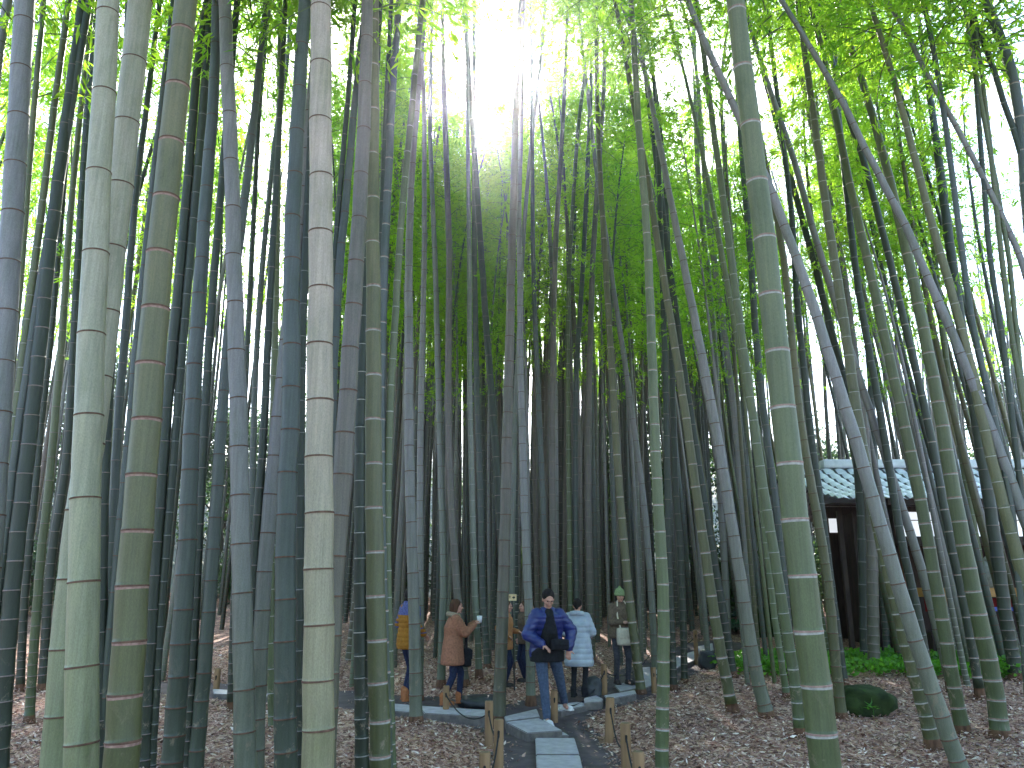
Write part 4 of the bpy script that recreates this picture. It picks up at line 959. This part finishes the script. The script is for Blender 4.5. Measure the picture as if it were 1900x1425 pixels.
# ------------------------------------------------------------------ people
def skin(name, c): return noisy(name, tuple(k * .9 for k in c), c, 20, .55, .3)
SKIN = skin('skin', (.50, .26, .19)); HAIR_D = noisy('hair_dark', (.010, .008, .008), (.03, .022, .02), 40, .75, .15, (1, 1, .2)); HAIR_B = noisy('hair_brown', (.05, .025, .015), (.10, .05, .03), 40, .75, .15, (1, 1, .2))
EYE = mat('eye_dark', (.01, .01, .01), .2); LIP = mat('lips', (.35, .10, .09), .5)
def remeshed(name, bm, vox, m, parent, sm=3, fac=.5):
    me = bpy.data.meshes.new('tmp'); bm.to_mesh(me); bm.free(); o = bpy.data.objects.new('tmp', me); COL.objects.link(o)
    r = o.modifiers.new('r', 'REMESH'); r.mode = 'VOXEL'; r.voxel_size = vox
    if sm: s = o.modifiers.new('s', 'SMOOTH'); s.iterations = sm; s.factor = fac
    dg = bpy.context.evaluated_depsgraph_get(); me2 = bpy.data.meshes.new_from_object(o.evaluated_get(dg)); bpy.data.objects.remove(o)
    me2.name = name; me2.materials.clear(); me2.materials.append(m)
    me2.polygons.foreach_set('use_smooth', np.ones(len(me2.polygons), bool)); return link(name, me2, parent)
def ik(a, b, l1, l2, pole):
    a = Vector(a); b = Vector(b); d = b - a; L_ = min(d.length, (l1 + l2) * .999); d.normalize(); b = a + d * L_
    x = (l1 * l1 - l2 * l2 + L_ * L_) / (2 * L_); h = math.sqrt(max(0, l1 * l1 - x * x)); p = Vector(pole); p = (p - d * p.dot(d)).normalized()
    return a + d * x + p * h, b
def loft(bm, secs, n=20):
    """secs: (centre, rx, ry) stacked upward"""
    prev = None; first = None
    for c, rx, ry in secs:
        cur = [bm.verts.new((c[0] + rx * math.cos(a), c[1] + ry * math.sin(a), c[2])) for a in [2 * math.pi * k / n for k in range(n)]]
        if prev:
            for k in range(n): bm.faces.new((prev[k], prev[(k + 1) % n], cur[(k + 1) % n], cur[k]))
        else: first = cur
        prev = cur
    bm.faces.new(prev); bm.faces.new(list(reversed(first)))
def person(label, foot_px, face, hpx_top, lean, feet, hands, coat, hair, extra=None, head_turn=0.0, group=None):
    """face: heading of the body (0 looks along -Y towards the camera, positive turns to its left / photo right)"""
    b = G(*foot_px) + Vector((0, 0, .075)); top = at(foot_px[0], hpx_top, b.y); H = top.z - b.z; s = H / 1.66
    e = empty('person', tuple(b), face); e.scale = (s, s, s); tag(e, label, 'person', group)
    # local frame: body looks along -Y, x to the photo right when face = 0
    lx, ly = lean
    pel = Vector((0, 0, .90)); chest = Vector((lx * .6, -ly * .6, 1.22)); nk = Vector((lx, -ly, 1.42)); hd = nk + Vector((lx * .25, -.02 - ly * .35, .135))
    sh = {-1: nk + Vector((-.17, 0, -.07)), 1: nk + Vector((.17, 0, -.07))}
    el = {}; wr = {}; kn = {}; an = {}
    for sd in (-1, 1):
        el[sd], wr[sd] = ik(sh[sd], hands[sd][:3], .27, .25, hands[sd][3] if len(hands[sd]) > 3 else (sd * .6, .6, -.6))
        f = Vector(feet[sd][:3]); kn[sd], an[sd] = ik(pel + Vector((sd * .09, 0, -.02)), f + Vector((0, .03, .08)), .42, .41, (sd * .1, -1, 0))
    rot = Quaternion((0, 0, 1), head_turn) @ Quaternion((1, 0, 0), extra.get('nod', 0) if extra else 0)
    def hp(x, y, z): return hd + rot @ Vector((x, y, z))
    # the body: one continuous surface with neck, head, arms and fingers
    bm = bmesh.new()
    loft(bm, [(pel + Vector((0, 0, -.09)), .12, .09), (pel, .15, .10), ((pel + chest) / 2, .12, .085), (chest, .145, .10), (nk + Vector((0, 0, -.06)), .13, .075), (nk, .055, .055)])
    add_cone(bm, nk + Vector((0, 0, -.03)), hd + Vector((0, .01, -.05)), .055, .05)
    add_ball(bm, hp(0, .012, .02), (.074, .092, .098), rot, 18); add_ball(bm, hp(0, -.028, -.045), (.052, .055, .062), rot, 16)
    add_ball(bm, hp(0, -.062, -.082), (.022, .022, .02), rot, 10); add_cone(bm, hp(0, -.082, .012), hp(0, -.104, -.022), .009, .014, 8)
    for sd in (-1, 1):
        add_ball(bm, hp(sd * .076, .01, -.01), (.010, .020, .030), rot, 8); add_ball(bm, hp(sd * .036, -.062, -.018), (.024, .022, .022), rot, 8)
        add_cone(bm, hp(sd * .012, -.085, .033), hp(sd * .048, -.074, .034), .009, .008, 8)
        add_cone(bm, sh[sd], el[sd], .045, .036); add_cone(bm, el[sd], wr[sd], .036, .024)
        hipj = pel + Vector((sd * .09, 0, -.02)); add_cone(bm, hipj, kn[sd], .072, .050); add_cone(bm, kn[sd], an[sd], .048, .034); add_cone(bm, an[sd] + Vector((0, 0, -.03)), an[sd] + Vector((0, -.13, -.05)), .034, .026)
        fd = (wr[sd] - el[sd]).normalized(); sidev = fd.cross(Vector((0, 0, 1)));
        sidev = sidev.normalized() if sidev.length > .1 else Vector((1, 0, 0)); pn = sidev.cross(fd)
        pc = wr[sd] + fd * .05; add_ball(bm, pc, (.040, .046, .018), (Matrix((sidev, fd, -pn)).transposed()).to_quaternion(), 10)
        for q, (o_, ln) in enumerate(((-.030, .060), (-.010, .072), (.010, .068), (.029, .052))):
            p0 = wr[sd] + fd * .082 + sidev * o_; p1 = p0 + (fd - pn * .25 + sidev * o_ * 4).normalized() * ln * .55; p2 = p1 + (fd * .6 - pn * .9).normalized() * ln * .5
            add_cone(bm, p0 - fd * .02, p1, .0095, .0085, 7); add_cone(bm, p1, p2, .0085, .007, 7)
        tb = wr[sd] + fd * .03 - sidev * .032 * sd; add_cone(bm, tb, tb + (fd * .6 - sidev * sd * .8 - pn * .4) * .05, .012, .009, 7)
    body = remeshed('body', bm, .0085, SKIN, e, 2)
    bm = bmesh.new(); 
    for sd in (-1, 1): add_ball(bm, hp(sd * .030, -.079, .012), .0085, None, 8)
    bm_obj('eyes', bm, EYE, e, None, True)
    bm = bmesh.new(); add_cone(bm, hp(-.016, -.083, -.052), hp(.016, -.083, -.052), .005, .005, 6); bm_obj('mouth', bm, LIP, e, None, True)
    # hair
    if hair:
        kind, hm = hair; bm = bmesh.new()
        add_ball(bm, hp(0, .028, .040), (.086, .098, .094), rot, 18)
        if kind == 'bob':
            for sd in (-1, 1): add_cone(bm, hp(sd * .062, .012, .02), hp(sd * .060, .022, -.075), .034, .028, 10)
            add_cone(bm, hp(0, .075, .0), hp(0, .07, -.085), .06, .05, 12)
        elif kind == 'long':
            for sd in (-1, 1): add_cone(bm, hp(sd * .062, .012, .02), hp(sd * .075, .03, -.20), .034, .030, 10)
            add_cone(bm, hp(0, .075, .0), hp(0, .09, -.24), .065, .06, 12)
        elif kind == 'bun': add_ball(bm, hp(0, .10, .06), .045); add_cone(bm, hp(0, .06, .0), hp(0, .07, -.05), .055, .03, 10)
        else: add_cone(bm, hp(0, .065, .0), hp(0, .06, -.05), .06, .045, 12)
        hair_o = remeshed('hair', bm, .011, hm, e, 2)
    # coat: torso and sleeves in one garment, puffed
    hem, bulk, cm = coat['hem'], coat['bulk'], coat['mat']
    bm = bmesh.new(); low = Vector((0, 0, hem)); n_ = coat.get('rolls', 0)
    secs = [(low, .185 * bulk + coat.get('flare', 0), .145 * bulk + coat.get('flare', 0)), (low + Vector((0, 0, .05)), .195 * bulk + coat.get('flare', 0), .15 * bulk + coat.get('flare', 0)), (Vector((0, 0, max(.93, hem + .07))), .185 * bulk, .145 * bulk), ((pel + chest) / 2 + Vector((0, 0, .03)), .165 * bulk, .13 * bulk),
            (chest, .19 * bulk, .145 * bulk), (nk + Vector((0, 0, -.09)), .185 * bulk, .115 * bulk), (nk + Vector((0, .005, -.015)), .095, .085), (nk + Vector((0, .01, .035)), .085, .08)]
    loft(bm, secs, 24)
    for sd in (-1, 1):
        add_cone(bm, sh[sd] + Vector((-sd * .02, 0, 0)), el[sd], .075 * bulk, .062 * bulk, 14); add_cone(bm, el[sd], wr[sd] - (wr[sd] - el[sd]) * .06, .062 * bulk, .045 * bulk, 14)
    co = remeshed('coat', bm, .014, cm, e, 4)
    if n_:
        me = co.data; nv = len(me.vertices); V = np.empty(nv * 3, np.float32); me.vertices.foreach_get('co', V); V = V.reshape(-1, 3)
        Nn = np.empty(nv * 3, np.float32); me.vertices.foreach_get('normal', Nn); Nn = Nn.reshape(-1, 3)
        V += Nn * (.010 * np.abs(np.sin(V[:, 2:3] * math.pi * n_)) ** .6); me.vertices.foreach_set('co', V.ravel()); me.update()
    if coat.get('collar'):
        bm = bmesh.new(); cc_, rr, zt = coat['collar']
        for k in range(14):
            a = math.pi * (k / 13) * 1.5 - math.pi * .25; add_ball(bm, nk + Vector((math.cos(a) * rr, math.sin(a) * rr * .95 + .02, zt + .02 * math.sin(a))), .048, None, 8)
        remeshed('collar', bm, .014, cc_, e, 2)
    if coat.get('front'):
        bm = bmesh.new(); fm = coat['front']; loft(bm, [(Vector((0, -.01, hem - .05)), .235, .19), (Vector((0, -.02, hem + .08)), .235, .20), (Vector((0, -.065, hem + .16)), .15, .175), (Vector((lx * .5, -ly * .5 - .10, 1.12)), .115, .15), (nk + Vector((0, -.07, -.08)), .075, .10), (nk + Vector((0, -.02, .02)), .06, .07)], 18); remeshed('inner_shirt', bm, .012, fm, e, 2)
    if coat.get('yoke'):
        bm = bmesh.new(); ym = coat['yoke']; loft(bm, [(nk + Vector((0, 0, -.17)), .205 * bulk, .155 * bulk), (nk + Vector((0, 0, -.09)), .20 * bulk, .13 * bulk), (nk + Vector((0, .005, .0)), .115, .10), (nk + Vector((0, 0, .05)), .10, .095)], 20)
        for sd in (-1, 1): add_cone(bm, sh[sd], el[sd], .082 * bulk, .068 * bulk, 14); add_cone(bm, el[sd], wr[sd] - (wr[sd] - el[sd]) * .08, .066 * bulk, .05 * bulk, 14)
        remeshed('patterned_top', bm, .013, ym, e, 2)
    # trousers and shoes
    tm = extra['trousers']; bm = bmesh.new(); tb_ = extra.get('tw', 1.0)
    loft(bm, [(pel + Vector((0, 0, -.12)), .15 * tb_, .11 * tb_), (pel + Vector((0, 0, .02)), .16 * tb_, .12 * tb_), (pel + Vector((0, 0, .12)), .14, .105)], 20)
    for sd in (-1, 1):
        hipj = pel + Vector((sd * .09, 0, -.04)); add_cone(bm, hipj, kn[sd], .086 * tb_, .062 * tb_, 14); add_cone(bm, kn[sd], an[sd] + Vector((0, 0, .01)), .060 * tb_, .048 * tb_, 14)
    remeshed('trousers', bm, .013, tm, e, 3)
    for sd in (-1, 1):
        f = Vector(feet[sd][:3]); yw = Quaternion((0, 0, 1), feet[sd][3] if len(feet[sd]) > 3 else 0); bm = bmesh.new()
        def fp(x, y, z): return f + yw @ Vector((x, y, z))
        add_ball(bm, fp(0, .035, .05), (.042, .055, .05), yw, 12); add_ball(bm, fp(0, -.06, .038), (.046, .105, .038), yw, 12)
        if extra.get('boots'): add_cone(bm, fp(0, .04, .05), fp(0, .04, .15), .050, .058, 12, True)
        add_box(bm, fp(0, -.03, .012), (.088, .25, .022), yw, .008); remeshed('shoe', bm, .010, extra['shoe'], e, 2)
    if extra.get('hat'):
        hm2 = extra['hat']; bm = bmesh.new(); add_ball(bm, hp(0, .022, .058), (.094, .105, .092), rot, 18); add_ball(bm, hp(0, .035, .155), .026)
        for k in range(20):
            a = k / 20 * 2 * math.pi; add_ball(bm, hp(.092 * math.cos(a), .018 + .102 * math.sin(a), .028), (.016, .016, .024), rot, 8)
        remeshed('knit_hat', bm, .011, hm2, e, 1)
    return e, s, {k: e.matrix_basis for k in (0,)}, wr, b
def wpt(e, p): 
    M = Matrix.Translation(e.location) @ Matrix.Rotation(e.rotation_euler.z, 4, 'Z') @ Matrix.Diagonal((*e.scale, 1)); return M @ Vector(p)
def cloth(name, a, b_, sc_=30, r=.85): return noisy(name, a, b_, sc_, r, .2, bmp=.25, bd=.003)
JEAN = cloth('blue_denim', (.035, .05, .085), (.075, .10, .155)); NAVY = cloth('navy_denim', (.010, .014, .035), (.025, .032, .07)); BLACKC = cloth('black_cloth', (.008, .008, .010), (.02, .02, .024))
TAN = cloth('tan_suede', (.26, .09, .035), (.36, .14, .06)); WHITE = cloth('white_leather', (.6, .58, .58), (.75, .72, .72)); BOOTD = cloth('dark_leather', (.03, .025, .022), (.06, .05, .045))
PUFFB = noisy('blue_nylon', (.009, .015, .085), (.020, .032, .16), 5, .38, .5); PUFFP = noisy('pale_blue_nylon', (.24, .27, .32), (.38, .42, .47), 5, .45, .5); BROWNC = cloth('brown_wool', (.20, .085, .050), (.34, .15, .09)); FUR = noisy('beige_fur', (.22, .17, .12), (.40, .32, .24), 90, .95, .1, bmp=1, bd=.02)
MUST = cloth('mustard_quilt', (.22, .09, .012), (.32, .14, .02)); PATT = noisy('navy_pattern', (.02, .025, .10), (.14, .15, .32), 45, .85, .2); OLIVEB = cloth('brown_jacket', (.085, .06, .042), (.16, .115, .08)); GREENK = noisy('green_knit', (.16, .21, .10), (.28, .34, .17), 70, .95, .1, bmp=1, bd=.01)
GREYT = cloth('grey_trouser', (.035, .035, .045), (.07, .07, .08)); CAMEL = cloth('camel_coat', (.30, .13, .05), (.42, .20, .09))
grp = None
# mustard vest, seen from behind and turned right, half hidden by the grey bamboo
person('person in mustard quilted vest with patterned navy sleeves, partly behind a grey bamboo', (753, 1311), R(125), 1092, (0, .02),
       {-1: (-.10, .02, 0), 1: (.09, -.05, 0)}, {-1: (-.22, -.16, .98), 1: (.20, -.22, 1.05)}, dict(hem=.76, bulk=1.08, mat=MUST, rolls=14, yoke=PATT), ('short', HAIR_D), dict(trousers=NAVY, shoe=TAN, boots=True, nod=.1))
# brown hooded coat, profile to the right, hands raised with a white cup
pe, ps, _, wr, pb = person('person in brown hooded coat in profile, raising a white cup', (838, 1318), R(100), 1114, (0, .03),
       {-1: (-.10, .12, 0), 1: (.08, -.16, 0)}, {-1: (-.05, -.36, 1.27, (-.4, .2, -.9)), 1: (.06, -.38, 1.29, (.4, .2, -.9))}, dict(hem=.62, bulk=1.22, flare=.02, mat=BROWNC, collar=(FUR, .10, .0)), ('bob', HAIR_B), dict(trousers=NAVY, shoe=TAN, boots=True, nod=.05))
bm = bmesh.new(); c = wpt(pe, (0, -.45, 1.35)); add_cone(bm, (0, 0, -.045), (0, 0, .045), .030, .038, 14, False); bmesh.ops.recalc_face_normals(bm, faces=bm.faces)
tag(bm_obj('cup', bm, WHITE, None, tuple(c), True), 'white cup held up by the person in the brown coat', 'cup')
def bag(c, s, m, label, rz=0, strap=None, body_nm='bag_body'):
    e = empty('bag', tuple(c), rz); tag(e, label, 'bag'); bm = bmesh.new(); add_box(bm, (0, 0, 0), s, None, min(s) * .35); bm_obj(body_nm, bm, m, e, None, True)
    bm = bmesh.new(); add_box(bm, (0, -s[1] * .5, s[2] * .18), (s[0] * .92, .02, s[2] * .5), None, .006); bm_obj('flap', bm, m, e, None, True)
    if strap: V, Q = tube_arrays(np.array(strap), np.full(len(strap), .012), 6); link('strap', np_mesh('strap', V, Q, [m]), e)
bag(wpt(pe, (.12, -.24, .73)), (.30, .13, .24), BLACKC, 'black bag hanging at the hip of the person in the brown coat', R(100), [(-.10, 0, .1), (-.04, 0, .42), (.02, 0, .55), (.08, 0, .42), (.12, 0, .1)])
# walking man in blue, towards the camera, head bowed
me_, ms, _, wrm, mb = person('person striding towards the camera in an open blue puffer jacket and jeans', (1016, 1350), R(12), 1097, (-.02, .14),
       {-1: (-.05, -.20, -.02, .1), 1: (.34, .34, .08, .4)}, {-1: (-.13, -.28, .98, (-1, .5, -.2)), 1: (.26, -.18, .92, (1, .5, -.2))}, dict(hem=.80, bulk=1.22, mat=PUFFB, rolls=13, front=BLACKC), ('short', HAIR_D), dict(trousers=JEAN, shoe=WHITE, nod=.5, tw=1.12))
bag(wpt(me_, (.10, -.30, .98)), (.22, .10, .13), BLACKC, 'black camera pouch held at the waist of the man in blue', R(12))
# pale blue long coat, seen from behind
person('person in long pale blue puffer coat seen from behind, black leggings', (1076, 1303), R(165), 1113, (.02, .04),
       {-1: (-.09, .0, 0), 1: (.09, .08, 0)}, {-1: (-.14, -.26, 1.02), 1: (.16, -.28, 1.08)}, dict(hem=.52, bulk=1.20, flare=.03, mat=PUFFP, rolls=11, collar=(PUFFP, .11, -.01)), ('bun', HAIR_D), dict(trousers=BLACKC, shoe=BLACKC, boots=True, nod=.15, tw=.9))
# green knit hat, brown jacket, cream bag
he, hs, _, wrh, hb = person('person in green knit hat and brown jacket standing with hands together', (1154, 1279), R(10), 1095, (.0, .03),
       {-1: (-.08, .03, 0), 1: (.12, -.04, 0, .3)}, {-1: (-.02, -.27, 1.10), 1: (.06, -.27, 1.10)}, dict(hem=.80, bulk=1.12, mat=OLIVEB), ('bob', HAIR_D), dict(trousers=GREYT, shoe=BOOTD, hat=GREENK, nod=.15))
bag(wpt(he, (.06, -.24, .84)), (.32, .14, .26), noisy('cream_canvas', (.50, .44, .34), (.64, .57, .45), 30, .8, .2), 'cream shoulder bag at the front of the person in the green hat', R(10), [(-.10, .0, .1), (-.13, .06, .3), (-.10, .14, .52), (.0, .20, .56), (.12, .05, .3), (.12, 0, .1)])
# two people half hidden by stems
person('person in camel coat almost hidden behind the arrow sign bamboo', (936, 1285), R(80), 1116, (0, .03), {-1: (-.08, .0, 0), 1: (.08, -.03, 0)}, {-1: (-.2, -.1, 1.0), 1: (.12, -.26, 1.06)},
       dict(hem=.72, bulk=1.15, mat=CAMEL), ('long', HAIR_B), dict(trousers=NAVY, shoe=BOOTD, nod=.05))
person('person with brown hair just behind the shoulder of the man in blue', (975, 1275), R(-60), 1117, (0, .02), {-1: (-.08, .0, 0), 1: (.08, -.03, 0)}, {-1: (-.2, -.05, .9), 1: (.2, -.05, .9)},
       dict(hem=.78, bulk=1.05, mat=OLIVEB), ('long', HAIR_B), dict(trousers=NAVY, shoe=BOOTD, nod=.0))

# ------------------------------------------------------------------ air: thin volume added to imitate the flare around the sun
bm = bmesh.new(); add_box(bm, (0, 20, 12.4), (90, 104, 27.2))
hz = mat('flare_haze_air'); nt_ = hz.node_tree; nt_.nodes.remove(bsdf(hz)); pv = nt_.nodes.new('ShaderNodeVolumePrincipled')
pv.inputs['Density'].default_value = .0011; pv.inputs['Color'].default_value = (.9, .92, 1, 1); pv.inputs['Anisotropy'].default_value = .92
nt_.links.new(pv.outputs[0], nt_.nodes['Material Output'].inputs['Volume'])
tag(bm_obj('flare_haze', bm, hz), kind='stuff')
